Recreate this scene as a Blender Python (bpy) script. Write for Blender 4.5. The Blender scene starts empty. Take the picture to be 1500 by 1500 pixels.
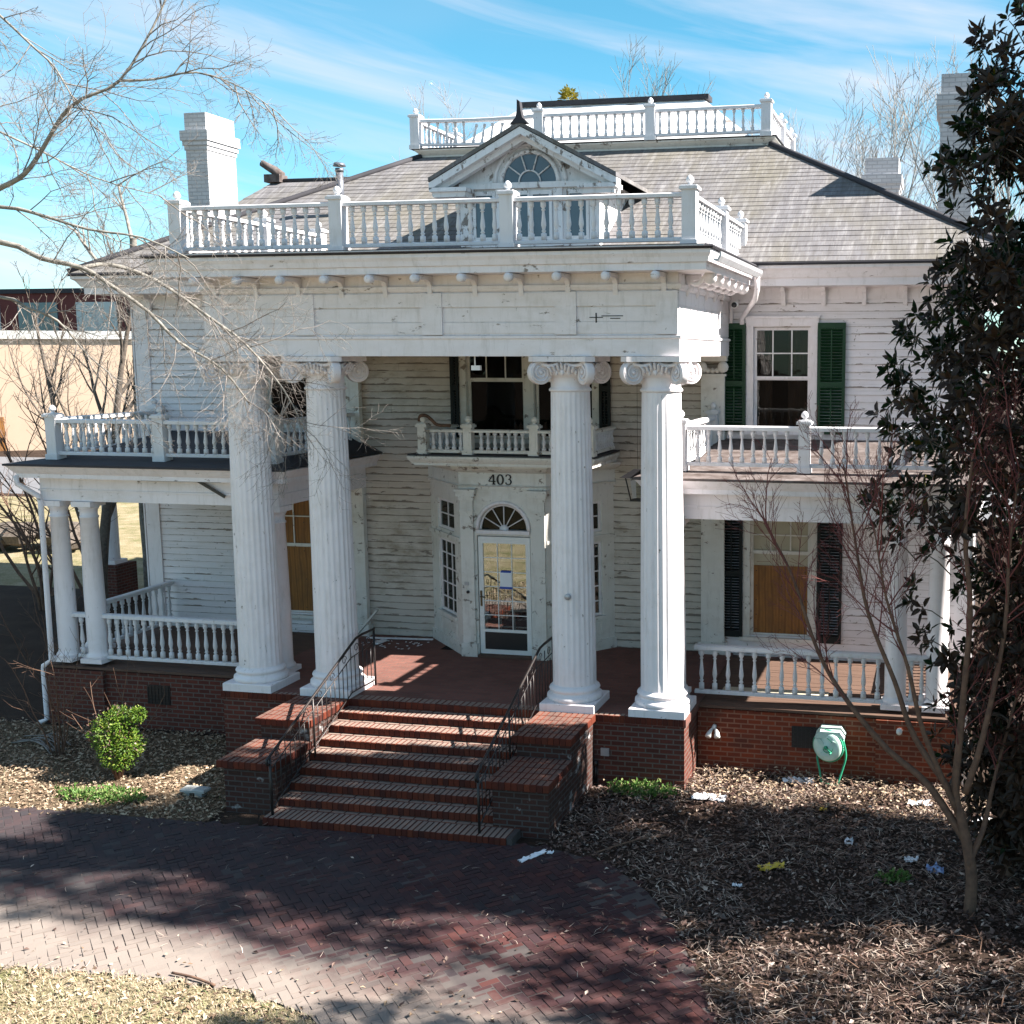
import bpy, math, random
from math import sin, cos, pi, radians, sqrt, atan, atan2
from mathutils import Vector, Matrix, noise
R = random.Random(403)
sc = bpy.context.scene
COL = sc.collection

# ------------------------------------------------------------------ camera
F_PX, CX_PX, W_PX = 1700.0, 1030.0, 1500.0
YAW, PITCH = radians(11.6), atan(230 / 1700.0)
cam_d = bpy.data.cameras.new('camera')
cam = bpy.data.objects.new('camera', cam_d); COL.objects.link(cam)
cam.location = (7.45, -16.68, 6.47)
cam.rotation_euler = (pi / 2 - PITCH, 0, YAW)
cam_d.sensor_width = 36; cam_d.lens = 36 * F_PX / W_PX
cam_d.shift_x = -(CX_PX - W_PX / 2) / W_PX
cam_d.clip_start = 0.1; cam_d.clip_end = 2000
sc.camera = cam

# ------------------------------------------------------------------ light and exposure
SUN = Vector((1.12, 0.075, 1.0)).normalized()
SUN_EL = math.asin(SUN.z); SUN_AZ = atan2(SUN.x, SUN.y)
sd = bpy.data.lights.new('sun', 'SUN'); sd.energy = 5.0; sd.angle = radians(0.5); sd.color = (1.0, 0.94, 0.86)
so = bpy.data.objects.new('sun', sd); COL.objects.link(so)
so.rotation_euler = SUN.to_track_quat('Z', 'Y').to_euler(); so.location = (30, 5, 40)
sc.view_settings.view_transform = 'Standard'; sc.view_settings.look = 'None'
sc.view_settings.exposure = 2.0; sc.view_settings.gamma = 1.0
sc.render.film_transparent = False

world = bpy.data.worlds.new('World'); sc.world = world; world.use_nodes = True
def build_world():
    nt = world.node_tree; N = nt.nodes; L = nt.links; N.clear()
    out = N.new('ShaderNodeOutputWorld'); bg = N.new('ShaderNodeBackground'); bg.inputs[1].default_value = 0.05
    sky = N.new('ShaderNodeTexSky'); sky.sky_type = 'NISHITA'; sky.sun_disc = False
    sky.sun_elevation = SUN_EL; sky.sun_rotation = SUN_AZ; sky.altitude = 200; sky.air_density = 1.0; sky.dust_density = 0.0; sky.ozone_density = 1.0
    tc = N.new('ShaderNodeTexCoord'); sp = N.new('ShaderNodeSeparateXYZ'); L.new(tc.outputs['Generated'], sp.inputs[0])
    def M(op, a, b=None, clamp=False):
        n = N.new('ShaderNodeMath'); n.operation = op; n.use_clamp = clamp
        for i, v in enumerate((a, b)):
            if v is None: continue
            if isinstance(v, (int, float)): n.inputs[i].default_value = v
            else: L.new(v, n.inputs[i])
        return n.outputs[0]
    az = M('ARCTAN2', sp.outputs[0], sp.outputs[1]); el = sp.outputs[2]
    def streak(sx, sy, tilt, off, lo, hi, detail=6, dist=0.4):
        cb = N.new('ShaderNodeCombineXYZ'); L.new(M('ADD', M('MULTIPLY', az, sx), off), cb.inputs[0]); L.new(M('MULTIPLY', M('ADD', el, M('MULTIPLY', az, tilt)), sy), cb.inputs[1])
        n1 = N.new('ShaderNodeTexNoise'); n1.inputs['Scale'].default_value = 1.0; n1.inputs['Detail'].default_value = detail; n1.inputs['Roughness'].default_value = 0.55; n1.inputs['Distortion'].default_value = dist
        L.new(cb.outputs[0], n1.inputs[0]); r1 = N.new('ShaderNodeValToRGB'); r1.color_ramp.elements[0].position = lo; r1.color_ramp.elements[1].position = hi; L.new(n1.outputs[0], r1.inputs[0]); return r1.outputs[0]
    s1 = streak(1.5, 16.0, 0.14, 3.7, 0.48, 0.74); s2 = streak(3.2, 34.0, 0.20, 8.1, 0.50, 0.80, 7, 0.7); s3 = streak(1.1, 5.0, 0.05, 1.3, 0.40, 0.78, 4)
    cl = M('MINIMUM', M('ADD', M('ADD', M('MULTIPLY', s1, 0.75), M('MULTIPLY', s2, 0.35)), M('MULTIPLY', s3, 0.45)), 0.9)
    tr_ = N.new('ShaderNodeValToRGB'); L.new(sp.outputs[2], tr_.inputs[0]); tr_.color_ramp.elements[0].color = (0.52, 0.90, 1.0, 1); tr_.color_ramp.elements[0].position = 0.02; tr_.color_ramp.elements[1].color = (0.44, 0.98, 0.99, 1); tr_.color_ramp.elements[1].position = 0.3
    tint = N.new('ShaderNodeMix'); tint.data_type = 'RGBA'; tint.blend_type = 'MULTIPLY'; tint.inputs[0].default_value = 1.0
    L.new(sky.outputs[0], tint.inputs[6]); L.new(tr_.outputs[0], tint.inputs[7])
    mx = N.new('ShaderNodeMix'); mx.data_type = 'RGBA'; L.new(cl, mx.inputs[0]); L.new(tint.outputs[2], mx.inputs[6]); mx.inputs[7].default_value = (4.9, 4.9, 5.5, 1)
    L.new(mx.outputs[2], bg.inputs[0]); L.new(bg.outputs[0], out.inputs[0])
build_world()

# ------------------------------------------------------------------ materials
class NT:
    def __init__(s, name):
        s.m = bpy.data.materials.new(name); s.m.use_nodes = True
        s.N = s.m.node_tree.nodes; s.L = s.m.node_tree.links; s.N.clear()
        s.out = s.N.new('ShaderNodeOutputMaterial'); s.b = s.N.new('ShaderNodeBsdfPrincipled'); s.L.new(s.b.outputs[0], s.out.inputs[0])
        s.geo = s.N.new('ShaderNodeNewGeometry')
    def set(s, sock, v):
        if isinstance(v, (int, float)): sock.default_value = v
        elif isinstance(v, (tuple, list)): sock.default_value = (v[0], v[1], v[2], 1) if len(sock.default_value) == 4 else v
        else: s.L.new(v, sock)
    def math(s, op, a, b=0.0, c=None, clamp=False):
        n = s.N.new('ShaderNodeMath'); n.operation = op; n.use_clamp = clamp
        s.set(n.inputs[0], a); s.set(n.inputs[1], b)
        if c is not None: s.set(n.inputs[2], c)
        return n.outputs[0]
    def pos(s, scale=(1, 1, 1), loc=(0, 0, 0), rot=(0, 0, 0)):
        mp = s.N.new('ShaderNodeMapping'); s.L.new(s.geo.outputs['Position'], mp.inputs[0])
        mp.inputs['Scale'].default_value = scale; mp.inputs['Location'].default_value = loc; mp.inputs['Rotation'].default_value = rot
        return mp.outputs[0]
    def uv(s):
        n = s.N.new('ShaderNodeUVMap'); return n.outputs[0]
    def noise(s, vec, scale, detail=4, rough=0.55, dist=0.0):
        n = s.N.new('ShaderNodeTexNoise'); s.L.new(vec, n.inputs[0])
        n.inputs['Scale'].default_value = scale; n.inputs['Detail'].default_value = detail; n.inputs['Roughness'].default_value = rough; n.inputs['Distortion'].default_value = dist
        return n.outputs[0]
    def ramp(s, fac, stops, interp='LINEAR'):
        n = s.N.new('ShaderNodeValToRGB'); n.color_ramp.interpolation = interp; s.L.new(fac, n.inputs[0]); e = n.color_ramp.elements
        for i, (p, c) in enumerate(stops):
            if i > 1: e.new(p)
            e[i].position = p; e[i].color = (c, c, c, 1) if isinstance(c, (int, float)) else (c[0], c[1], c[2], 1)
        return n.outputs[0]
    def mix(s, fac, a, b, mode='MIX'):
        n = s.N.new('ShaderNodeMix'); n.data_type = 'RGBA'; n.blend_type = mode
        s.set(n.inputs[0], fac); s.set(n.inputs[6], a); s.set(n.inputs[7], b); return n.outputs[2]
    def bump(s, h, strength=0.3, dist=0.02):
        n = s.N.new('ShaderNodeBump'); n.inputs['Strength'].default_value = strength; n.inputs['Distance'].default_value = dist
        s.L.new(h, n.inputs['Height']); s.L.new(n.outputs[0], s.b.inputs['Normal'])
    def fin(s, col, rough=0.6, spec=0.4, metal=0.0):
        s.set(s.b.inputs['Base Color'], col); s.set(s.b.inputs['Roughness'], rough)
        s.b.inputs['Specular IOR Level'].default_value = spec; s.b.inputs['Metallic'].default_value = metal
        return s.m

def paint(name, base=(0.80, 0.755, 0.775), wood=(0.13, 0.11, 0.095), amt=0.5, grime=0.25, lap=None, lapz=0.0, stretch=(1.2, 1.2, 5), specks=0.0, lapamt=0.6, gcol=(0.42, 0.36, 0.27)):
    n = NT(name)
    big = n.noise(n.pos((0.55, 0.55, 0.8)), 1.0, 3)
    mid = n.noise(n.pos((1.2, 1.2, 2.2), (3, 1, 2)), 2.2, 6, 0.65)
    g = n.math('MULTIPLY', n.ramp(mid, [(0.42, 0), (0.75, 1)]), n.ramp(big, [(0.35, 0), (0.65, 1)]))
    col = n.mix(n.math('MULTIPLY', g, grime), base, gcol)
    fine = n.noise(n.pos((30, 30, 6)), 1.0, 3)
    col = n.mix(n.math('MULTIPLY', fine, 0.10), col, (0.45, 0.44, 0.42))
    pn = n.noise(n.pos(stretch), 2.6, 9, 0.68, 0.25)
    th = 0.72 - 0.19 * amt
    thv = n.math('SUBTRACT', th, n.math('MULTIPLY', n.math('SUBTRACT', big, 0.5), 0.35 * amt))
    mask = n.math('MULTIPLY', n.math('SUBTRACT', pn, thv), 22, clamp=True)
    hl = n.noise(n.pos((3.0, 3.0, 0.5) if not lap else (0.35, 0.35, 9)), 3.0, 6, 0.7)      # rain streaks on trim, board-long stains on siding
    col = n.mix(n.math('MULTIPLY', n.math('MULTIPLY', n.math('SUBTRACT', hl, 0.52), 5, clamp=True), 0.30 + 0.25 * grime), col, (0.40, 0.37, 0.34))
    if specks:
        sp = n.noise(n.pos((7, 7, 4.2), (9, 2, 0)), 2.0, 4, 0.6)
        mask = n.math('MAXIMUM', mask, n.math('MULTIPLY', n.math('SUBTRACT', sp, 0.735 - specks * 0.10), 25, clamp=True))
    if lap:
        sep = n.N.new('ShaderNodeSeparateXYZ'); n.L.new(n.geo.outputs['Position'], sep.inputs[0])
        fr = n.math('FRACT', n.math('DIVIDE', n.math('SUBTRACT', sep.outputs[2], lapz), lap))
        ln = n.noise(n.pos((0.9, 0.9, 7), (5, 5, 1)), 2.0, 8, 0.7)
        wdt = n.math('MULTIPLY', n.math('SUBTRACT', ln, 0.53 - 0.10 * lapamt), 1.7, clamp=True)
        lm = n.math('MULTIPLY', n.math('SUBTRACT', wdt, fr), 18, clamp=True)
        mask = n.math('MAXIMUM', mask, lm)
        line = n.math('MULTIPLY', n.math('SUBTRACT', n.math('ADD', 0.05, n.math('MULTIPLY', n.noise(n.pos((2, 2, 8)), 1.5, 3), 0.07)), fr), 22, clamp=True)  # shadow of the lap gap, painted as a thin dark line along each board's foot
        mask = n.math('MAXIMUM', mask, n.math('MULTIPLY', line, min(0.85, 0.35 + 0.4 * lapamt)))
    wv = n.noise(n.pos((3, 3, 40)), 2.0, 4)
    wc = n.mix(wv, wood, (wood[0] * 2.2, wood[1] * 2.1, wood[2] * 2.0))
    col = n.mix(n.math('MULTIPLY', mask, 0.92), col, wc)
    n.bump(n.math('SUBTRACT', n.math('MULTIPLY', fine, 0.3), mask), 0.35, 0.012)
    return n.fin(col, n.math('ADD', 0.5, n.math('MULTIPLY', mask, 0.4)), 0.3)

def brick(name, c1=(0.13, 0.032, 0.022), c2=(0.075, 0.02, 0.016), mortar=(0.13, 0.098, 0.085), bw=0.215, rh=0.078, ms=0.011, eff=0.0, stain=0.3, scale=1.0):
    n = NT(name)
    t = n.N.new('ShaderNodeTexBrick'); n.L.new(n.uv(), t.inputs[0])
    t.inputs['Color1'].default_value = (*c1, 1); t.inputs['Color2'].default_value = (*c2, 1); t.inputs['Mortar'].default_value = (*mortar, 1)
    t.inputs['Scale'].default_value = scale; t.inputs['Mortar Size'].default_value = ms; t.inputs['Mortar Smooth'].default_value = 0.15
    t.inputs['Bias'].default_value = 0.0; t.inputs['Brick Width'].default_value = bw; t.inputs['Row Height'].default_value = rh
    big = n.noise(n.pos(), 1.3, 5, 0.6); fine = n.noise(n.pos(), 45, 4)
    col = n.mix(n.math('MULTIPLY', n.ramp(big, [(0.45, 0), (0.7, 1)]), stain), t.outputs[0], (0.05, 0.035, 0.03))
    col = n.mix(n.math('MULTIPLY', fine, 0.25), col, (0.12, 0.07, 0.05))
    if eff:
        e = n.noise(n.pos((1.2, 1.2, 1.8), (1, 4, 0)), 2.4, 6, 0.62)
        em = n.math('MULTIPLY', n.math('SUBTRACT', e, 0.68 - eff * 0.16), 9, clamp=True)
        col = n.mix(n.math('MULTIPLY', em, 0.75), col, (0.55, 0.54, 0.54))
    n.bump(n.math('ADD', n.math('SUBTRACT', 1.0, t.outputs[1]), n.math('MULTIPLY', fine, 0.3)), 0.6, 0.012)
    return n.fin(col, 0.85, 0.2)

def plain(name, col, rough=0.6, spec=0.4, metal=0.0, var=0.25, scale=8, dark=None, bump=0.0, stretch=(1, 1, 1)):
    n = NT(name); v = n.noise(n.pos(stretch), scale, 5, 0.6)
    d = dark or tuple(c * 0.5 for c in col)
    c = n.mix(n.math('MULTIPLY', n.ramp(v, [(0.3, 1), (0.7, 0)]), var), col, d)
    if bump: n.bump(v, bump, 0.02)
    return n.fin(c, rough, spec, metal)

def islands(name, stops, rough=0.75, spec=0.25, trans=0.0, back=None, var=0.15):
    n = NT(name); c = n.ramp(n.geo.outputs['Random Per Island'], stops)
    v = n.noise(n.pos(), 30, 3); c = n.mix(n.math('MULTIPLY', v, var), c, (0.02, 0.02, 0.015))
    if back: c = n.mix(n.geo.outputs['Backfacing'], c, back)
    n.fin(c, rough, spec)
    if trans:
        t = n.N.new('ShaderNodeBsdfTranslucent'); n.set(t.inputs[0], c); ms = n.N.new('ShaderNodeMixShader'); ms.inputs[0].default_value = trans
        n.L.new(n.b.outputs[0], ms.inputs[1]); n.L.new(t.outputs[0], ms.inputs[2]); n.L.new(ms.outputs[0], n.out.inputs[0])
    return n.m

def glass(name, refl=0.12, ior=1.5):
    n = NT(name); n.N.remove(n.b)
    t = n.N.new('ShaderNodeBsdfTransparent'); t.inputs[0].default_value = (0.80, 0.83, 0.80, 1)
    g = n.N.new('ShaderNodeBsdfGlossy'); g.inputs['Roughness'].default_value = 0.015
    w = n.noise(n.pos(), 3.0, 2); bp = n.N.new('ShaderNodeBump'); bp.inputs['Strength'].default_value = 0.05; bp.inputs['Distance'].default_value = 0.02
    n.L.new(w, bp.inputs['Height']); n.L.new(bp.outputs[0], g.inputs['Normal'])
    f = n.N.new('ShaderNodeFresnel'); f.inputs[0].default_value = ior
    fac = n.math('ADD', f.outputs[0], refl, clamp=True)
    ms = n.N.new('ShaderNodeMixShader'); n.L.new(fac, ms.inputs[0]); n.L.new(t.outputs[0], ms.inputs[1]); n.L.new(g.outputs[0], ms.inputs[2])
    n.L.new(ms.outputs[0], n.out.inputs[0]); return n.m

LAP = 0.13
def shingle_mat(name, c1, c2, c3, rowh):
    n = NT(name)
    t = n.N.new('ShaderNodeTexBrick'); n.L.new(n.uv(), t.inputs[0])
    t.inputs['Color1'].default_value = (*c1, 1); t.inputs['Color2'].default_value = (*c2, 1); t.inputs['Mortar'].default_value = (0.14, 0.125, 0.125, 1)
    t.inputs['Scale'].default_value = 1; t.inputs['Mortar Size'].default_value = 0.006; t.inputs['Mortar Smooth'].default_value = 0.3
    t.inputs['Brick Width'].default_value = 0.16; t.inputs['Row Height'].default_value = rowh
    a = n.noise(n.pos((1, 0.35, 0.35)), 0.9, 5, 0.65); st = n.noise(n.pos((9, 0.9, 0.9)), 1.6, 6, 0.75); f = n.noise(n.pos(), 40, 3)
    col = n.mix(n.ramp(a, [(0.4, 0), (0.65, 0.8)]), t.outputs[0], c3)
    col = n.mix(n.math('MULTIPLY', n.ramp(st, [(0.42, 0), (0.72, 1)]), 0.7), col, (0.075, 0.068, 0.064))
    lt_ = n.noise(n.pos((7, 0.8, 0.8), (4, 7, 1)), 1.3, 6, 0.75); col = n.mix(n.math('MULTIPLY', n.ramp(lt_, [(0.5, 0), (0.75, 1)]), 0.7), col, (0.36, 0.345, 0.345))
    col = n.mix(n.math('MULTIPLY', f, 0.35), col, (0.10, 0.09, 0.09))
    n.bump(f, 0.3, 0.01)
    return n.fin(col, 0.85, 0.2)

M = {}
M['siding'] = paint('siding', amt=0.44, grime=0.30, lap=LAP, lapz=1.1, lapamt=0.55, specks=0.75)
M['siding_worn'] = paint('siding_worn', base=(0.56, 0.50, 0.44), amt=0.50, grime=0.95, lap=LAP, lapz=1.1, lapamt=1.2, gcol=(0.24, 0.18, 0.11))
M['trim'] = paint('trim', amt=0.42, grime=0.38, stretch=(1.4, 1.4, 3.5), specks=0.2)
M['trim_worn'] = paint('trim_worn', base=(0.72, 0.70, 0.66), amt=0.62, grime=0.6, stretch=(2.0, 2.0, 2.6))
M['dormer'] = paint('dormer_paint', base=(0.82, 0.80, 0.80), amt=0.82, grime=0.3, stretch=(2.4, 2.4, 1.6))
M['column'] = paint('column_paint', amt=0.30, grime=0.26, stretch=(5, 5, 1.0), specks=0.5)
M['rail'] = paint('rail_paint', base=(0.66, 0.655, 0.68), amt=0.40, grime=0.35, stretch=(6, 6, 3))
M['painted_brick'] = brick('painted_brick', (0.62, 0.62, 0.64), (0.54, 0.54, 0.56), (0.45, 0.45, 0.47), stain=0.12)
M['brick'] = brick('red_brick', stain=0.35)
M['brick_bright'] = brick('red_brick_wall', (0.23, 0.040, 0.014), (0.12, 0.024, 0.013), (0.24, 0.115, 0.075), stain=0.5)
M['brick_white'] = brick('whitened_brick', (0.055, 0.016, 0.013), (0.03, 0.012, 0.011), (0.07, 0.063, 0.063), eff=0.5, stain=0.5)
M['floor_brick'] = brick('floor_brick', (0.20, 0.085, 0.068), (0.15, 0.065, 0.055), (0.12, 0.085, 0.075), bw=0.21, rh=0.1, ms=0.008, stain=0.4)
def step_mat(name, dust):
    n = NT(name); c = n.ramp(n.geo.outputs['Random Per Island'], [(0, (0.075, 0.016, 0.011)), (0.35, (0.14, 0.028, 0.013)), (0.7, (0.06, 0.016, 0.012)), (1, (0.17, 0.038, 0.017))])
    f = n.noise(n.pos(), 28, 4); b = n.noise(n.pos(), 2.2, 4)
    c = n.mix(n.math('MULTIPLY', f, 0.45), c, (0.02, 0.014, 0.012))
    sep = n.N.new('ShaderNodeSeparateXYZ'); n.L.new(n.geo.outputs['True Normal'], sep.inputs[0])
    top = n.math('MULTIPLY', n.math('SUBTRACT', sep.outputs[2], 0.9), 10, clamp=True)   # foot-worn, dusty upper faces
    c = n.mix(n.math('MULTIPLY', top, n.math('ADD', dust * 0.75, n.math('MULTIPLY', b, dust * 0.7))), c, (0.27, 0.21, 0.175)); n.bump(f, 0.4, 0.01)
    return n.fin(c, 0.85, 0.2)
M['step_brick'] = step_mat('step_brick', 0.72); M['coping_brick'] = step_mat('coping_brick', 0.30)
M['mortar'] = plain('mortar', (0.085, 0.072, 0.068), 0.95, 0.1, var=0.5, scale=14)
M['porch_wood'] = plain('porch_boards', (0.13, 0.08, 0.06), 0.8, 0.2, var=0.7, scale=5, stretch=(0.6, 6, 1))
M['shingle'] = shingle_mat('roof_shingles', (0.185, 0.18, 0.192), (0.145, 0.14, 0.148), (0.17, 0.155, 0.12), 0.175)
M['roof_white'] = paint('faded_white_roof', base=(0.80, 0.79, 0.80), amt=0.8, grime=0.2, stretch=(0.5, 4, 4))
M['roof_dark'] = plain('dark_roofing', (0.045, 0.043, 0.05), 0.8, 0.3, var=0.5, scale=4)
M['roof_grey'] = plain('weathered_roofing', (0.17, 0.145, 0.14), 0.9, 0.2, var=0.95, scale=5, dark=(0.045, 0.03, 0.025))
M['old_metal'] = plain('old_galvanised_metal', (0.16, 0.17, 0.20), 0.5, 0.5, 0.5, var=0.6)
M['metal_edge'] = plain('metal_edge', (0.5, 0.5, 0.52), 0.45, 0.5, 0.4, var=0.5)
M['glass'] = glass('window_glass', 0.0, 1.3)
M['door_glass'] = glass('door_glass', 0.22)
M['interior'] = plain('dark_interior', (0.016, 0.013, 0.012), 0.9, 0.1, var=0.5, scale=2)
M['curtain'] = plain('brown_curtain', (0.05, 0.03, 0.024), 0.95, 0.1, var=0.7, scale=9, stretch=(3, 3, 0.3))
M['shade'] = plain('cream_blind', (0.52, 0.47, 0.36), 0.9, 0.1, var=0.3, scale=4)
def ply():
    n = NT('plywood'); w = n.N.new('ShaderNodeTexWave'); w.wave_type = 'BANDS'; w.bands_direction = 'X'
    n.L.new(n.pos((1, 1, 0.22)), w.inputs[0]); w.inputs['Scale'].default_value = 2.6; w.inputs['Distortion'].default_value = 4; w.inputs['Detail'].default_value = 4; w.inputs['Detail Scale'].default_value = 1.6
    v = n.noise(n.pos((4, 4, 1.2)), 2.2, 6, 0.7)
    c = n.ramp(w.outputs[1], [(0, (0.27, 0.115, 0.03)), (0.6, (0.34, 0.155, 0.042)), (1, (0.20, 0.08, 0.022))])
    return n.fin(n.mix(n.ramp(v, [(0.40, 0.0), (0.68, 0.75)]), c, (0.16, 0.075, 0.03)), 0.6, 0.3)
M['plywood'] = ply()
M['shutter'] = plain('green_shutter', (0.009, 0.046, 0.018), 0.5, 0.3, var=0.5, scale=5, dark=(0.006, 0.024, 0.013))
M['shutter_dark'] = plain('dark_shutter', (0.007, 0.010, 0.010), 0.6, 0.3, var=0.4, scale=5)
M['iron'] = plain('black_iron', (0.018, 0.018, 0.021), 0.38, 0.5, 0.3, var=0.6, scale=12, dark=(0.05, 0.03, 0.02))
M['black'] = plain('black_paint', (0.012, 0.012, 0.014), 0.4, 0.5)
M['brass'] = plain('aged_brass', (0.10, 0.075, 0.04), 0.4, 0.5, 0.8)
M['white_plastic'] = plain('white_plastic', (0.78, 0.78, 0.76), 0.4, 0.5, var=0.1)
M['paper'] = plain('white_paper', (0.82, 0.83, 0.86), 0.8, 0.2, var=0.08)
M['blue_tape'] = plain('blue_tape', (0.03, 0.08, 0.38), 0.6, 0.3, var=0.1)
M['green_plastic'] = plain('green_plastic', (0.03, 0.30, 0.17), 0.35, 0.5, var=0.25, scale=6)
M['pale_green'] = plain('sun_bleached_green_plastic', (0.52, 0.70, 0.62), 0.45, 0.4, var=0.3, scale=6)
M['stone'] = plain('pale_stone', (0.40, 0.41, 0.40), 0.9, 0.2, var=0.5, scale=12, bump=0.3)
M['yellow_wrap'] = plain('yellow_wrapper', (0.72, 0.50, 0.06), 0.4, 0.5, var=0.3)
M['blue_wrap'] = plain('pale_blue_wrapper', (0.32, 0.42, 0.68), 0.45, 0.5, var=0.3)
M['bark_grey'] = plain('grey_bark', (0.14, 0.115, 0.095), 0.9, 0.15, var=0.8, scale=14, dark=(0.05, 0.042, 0.037), bump=0.5)
M['bark_pale'] = plain('pale_bark', (0.30, 0.28, 0.25), 0.85, 0.2, var=0.85, scale=9, dark=(0.09, 0.08, 0.07), stretch=(1, 1, 1.6), bump=0.4)
M['bark_twig'] = plain('pale_twigs', (0.27, 0.245, 0.225), 0.8, 0.2, var=0.8, scale=7, dark=(0.07, 0.055, 0.048))
M['bark_brown'] = plain('brown_bark', (0.18, 0.105, 0.07), 0.85, 0.2, var=0.7, scale=10, dark=(0.05, 0.033, 0.03), bump=0.4)
M['bark_red'] = plain('reddish_twigs', (0.19, 0.055, 0.05), 0.7, 0.3, var=0.5, scale=6, dark=(0.05, 0.025, 0.025))
M['bark_far'] = plain('far_bark', (0.30, 0.29, 0.28), 0.9, 0.1, var=0.5, scale=3)
M['leaf'] = islands('magnolia_leaf', [(0, (0.006, 0.022, 0.008)), (0.55, (0.011, 0.036, 0.011)), (0.85, (0.020, 0.046, 0.012)), (0.97, (0.03, 0.016, 0.008)), (1, (0.13, 0.12, 0.016))], 0.42, 0.24, back=(0.024, 0.013, 0.007), var=0.1)
M['box_leaf'] = islands('boxwood_leaf', [(0, (0.05, 0.12, 0.012)), (0.6, (0.12, 0.21, 0.02)), (1, (0.24, 0.28, 0.04))], 0.5, 0.35, trans=0.25, var=0.1)
M['weed'] = islands('weed_leaf', [(0, (0.05, 0.12, 0.02)), (0.6, (0.10, 0.19, 0.04)), (1, (0.24, 0.26, 0.10))], 0.6, 0.3, trans=0.2, var=0.1)
M['yellow_leaf'] = islands('yellow_leaf', [(0, (0.20, 0.20, 0.03)), (1, (0.42, 0.34, 0.05))], 0.7, 0.2, trans=0.2)
M['litter'] = islands('dead_leaf', [(0, (0.025, 0.013, 0.010)), (0.35, (0.065, 0.036, 0.028)), (0.62, (0.16, 0.10, 0.08)), (0.85, (0.05, 0.022, 0.017)), (1, (0.52, 0.41, 0.34))], 0.5, 0.4, var=0.15)
M['litter_pale'] = islands('pale_dead_leaf', [(0, (0.14, 0.09, 0.06)), (0.4, (0.28, 0.20, 0.135)), (1, (0.46, 0.37, 0.27))], 0.8, 0.15, var=0.1)
M['straw'] = islands('straw', [(0, (0.09, 0.052, 0.04)), (0.5, (0.27, 0.19, 0.155)), (1, (0.62, 0.52, 0.43))], 0.7, 0.25, var=0.1)
M['grass'] = islands('dry_grass', [(0, (0.32, 0.27, 0.17)), (0.45, (0.45, 0.375, 0.26)), (0.58, (0.17, 0.21, 0.09)), (0.66, (0.52, 0.44, 0.33)), (1, (0.36, 0.26, 0.18))], 0.8, 0.15, trans=0.15, var=0.1)
M['drive_brick'] = None
def drive_mat(name, sand=False):
    n = NT(name); c = n.mix(n.noise(n.pos(), 6, 4), (0.05, 0.043, 0.042), (0.10, 0.085, 0.08)) if sand else n.ramp(n.geo.outputs['Random Per Island'], [(0, (0.030, 0.012, 0.014)), (0.3, (0.055, 0.018, 0.019)), (0.6, (0.034, 0.016, 0.020)), (0.85, (0.085, 0.026, 0.022)), (1, (0.024, 0.017, 0.021))])
    sep = n.N.new('ShaderNodeSeparateXYZ'); n.L.new(n.geo.outputs['Position'], sep.inputs[0])
    w = n.noise(n.pos(), 0.9, 5, 0.6); f = n.noise(n.pos(), 24, 4)
    x = n.math('ADD', n.math('MULTIPLY', sep.outputs[0], -0.10), n.math('MULTIPLY', n.math('SUBTRACT', w, 0.5), 1.6))
    dust = n.ramp(n.math('ADD', x, 0.46), [(0.05, 0.05), (0.75, 0.62)])
    edge = n.math('MULTIPLY', n.math('SUBTRACT', n.math('SUBTRACT', n.math('MULTIPLY', w, 1.4), sep.outputs[1]), n.math('ADD', 6.45, n.math('MULTIPLY', sep.outputs[0], 0.16))), 1.5, clamp=True)   # soil drifted in from the lawn
    c = n.mix(dust, c, n.mix(f, (0.032, 0.032, 0.037), (0.062, 0.060, 0.063)))
    c = n.mix(n.math('MULTIPLY', edge, 0.85), c, n.mix(f, (0.24, 0.20, 0.175), (0.34, 0.29, 0.25)))
    c = n.mix(n.math('MULTIPLY', f, 0.35), c, (0.05, 0.035, 0.035)); n.bump(f, 0.3, 0.008)
    return n.fin(c, 0.85, 0.2)
M['drive_brick'] = drive_mat('drive_brick')
M['joint_sand'] = drive_mat('joint_sand', True)
def ground_mat(name, cols, sc1=1.2):
    n = NT(name); a = n.noise(n.pos(), sc1, 6, 0.65); b = n.noise(n.pos(), 22, 5, 0.7)
    c = n.ramp(a, cols); c = n.mix(n.ramp(b, [(0.35, 0.55), (0.65, 0)]), c, (0.035, 0.025, 0.018)); n.bump(b, 0.7, 0.03)
    return n.fin(c, 0.95, 0.1)
M['dirt'] = ground_mat('bare_dirt', [(0.3, (0.022, 0.014, 0.011)), (0.55, (0.042, 0.028, 0.022)), (0.75, (0.07, 0.049, 0.037))])
M['lawn'] = ground_mat('winter_lawn', [(0.3, (0.13, 0.14, 0.055)), (0.5, (0.28, 0.235, 0.14)), (0.7, (0.38, 0.32, 0.22))])
M['bed'] = ground_mat('leafy_bed', [(0.3, (0.09, 0.06, 0.04)), (0.55, (0.16, 0.115, 0.075)), (0.75, (0.22, 0.165, 0.11))])
M['asphalt'] = plain('asphalt', (0.16, 0.16, 0.17), 0.9, 0.2, var=0.4, scale=0.5)
M['stucco'] = plain('tan_stucco', (0.50, 0.375, 0.28), 0.9, 0.1, var=0.2, scale=0.4)
M['far_brick'] = plain('dark_red_brick', (0.16, 0.055, 0.05), 0.9, 0.1, var=0.4, scale=1.5)
M['concrete'] = plain('concrete', (0.55, 0.55, 0.53), 0.9, 0.2, var=0.3, scale=2)
M['far_glass'] = plain('far_window_glass', (0.10, 0.14, 0.18), 0.15, 0.6, var=0.6, scale=1.2)
M['far_shade'] = plain('drawn_blinds', (0.55, 0.60, 0.58), 0.7, 0.3, var=0.25, scale=1.0)
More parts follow.
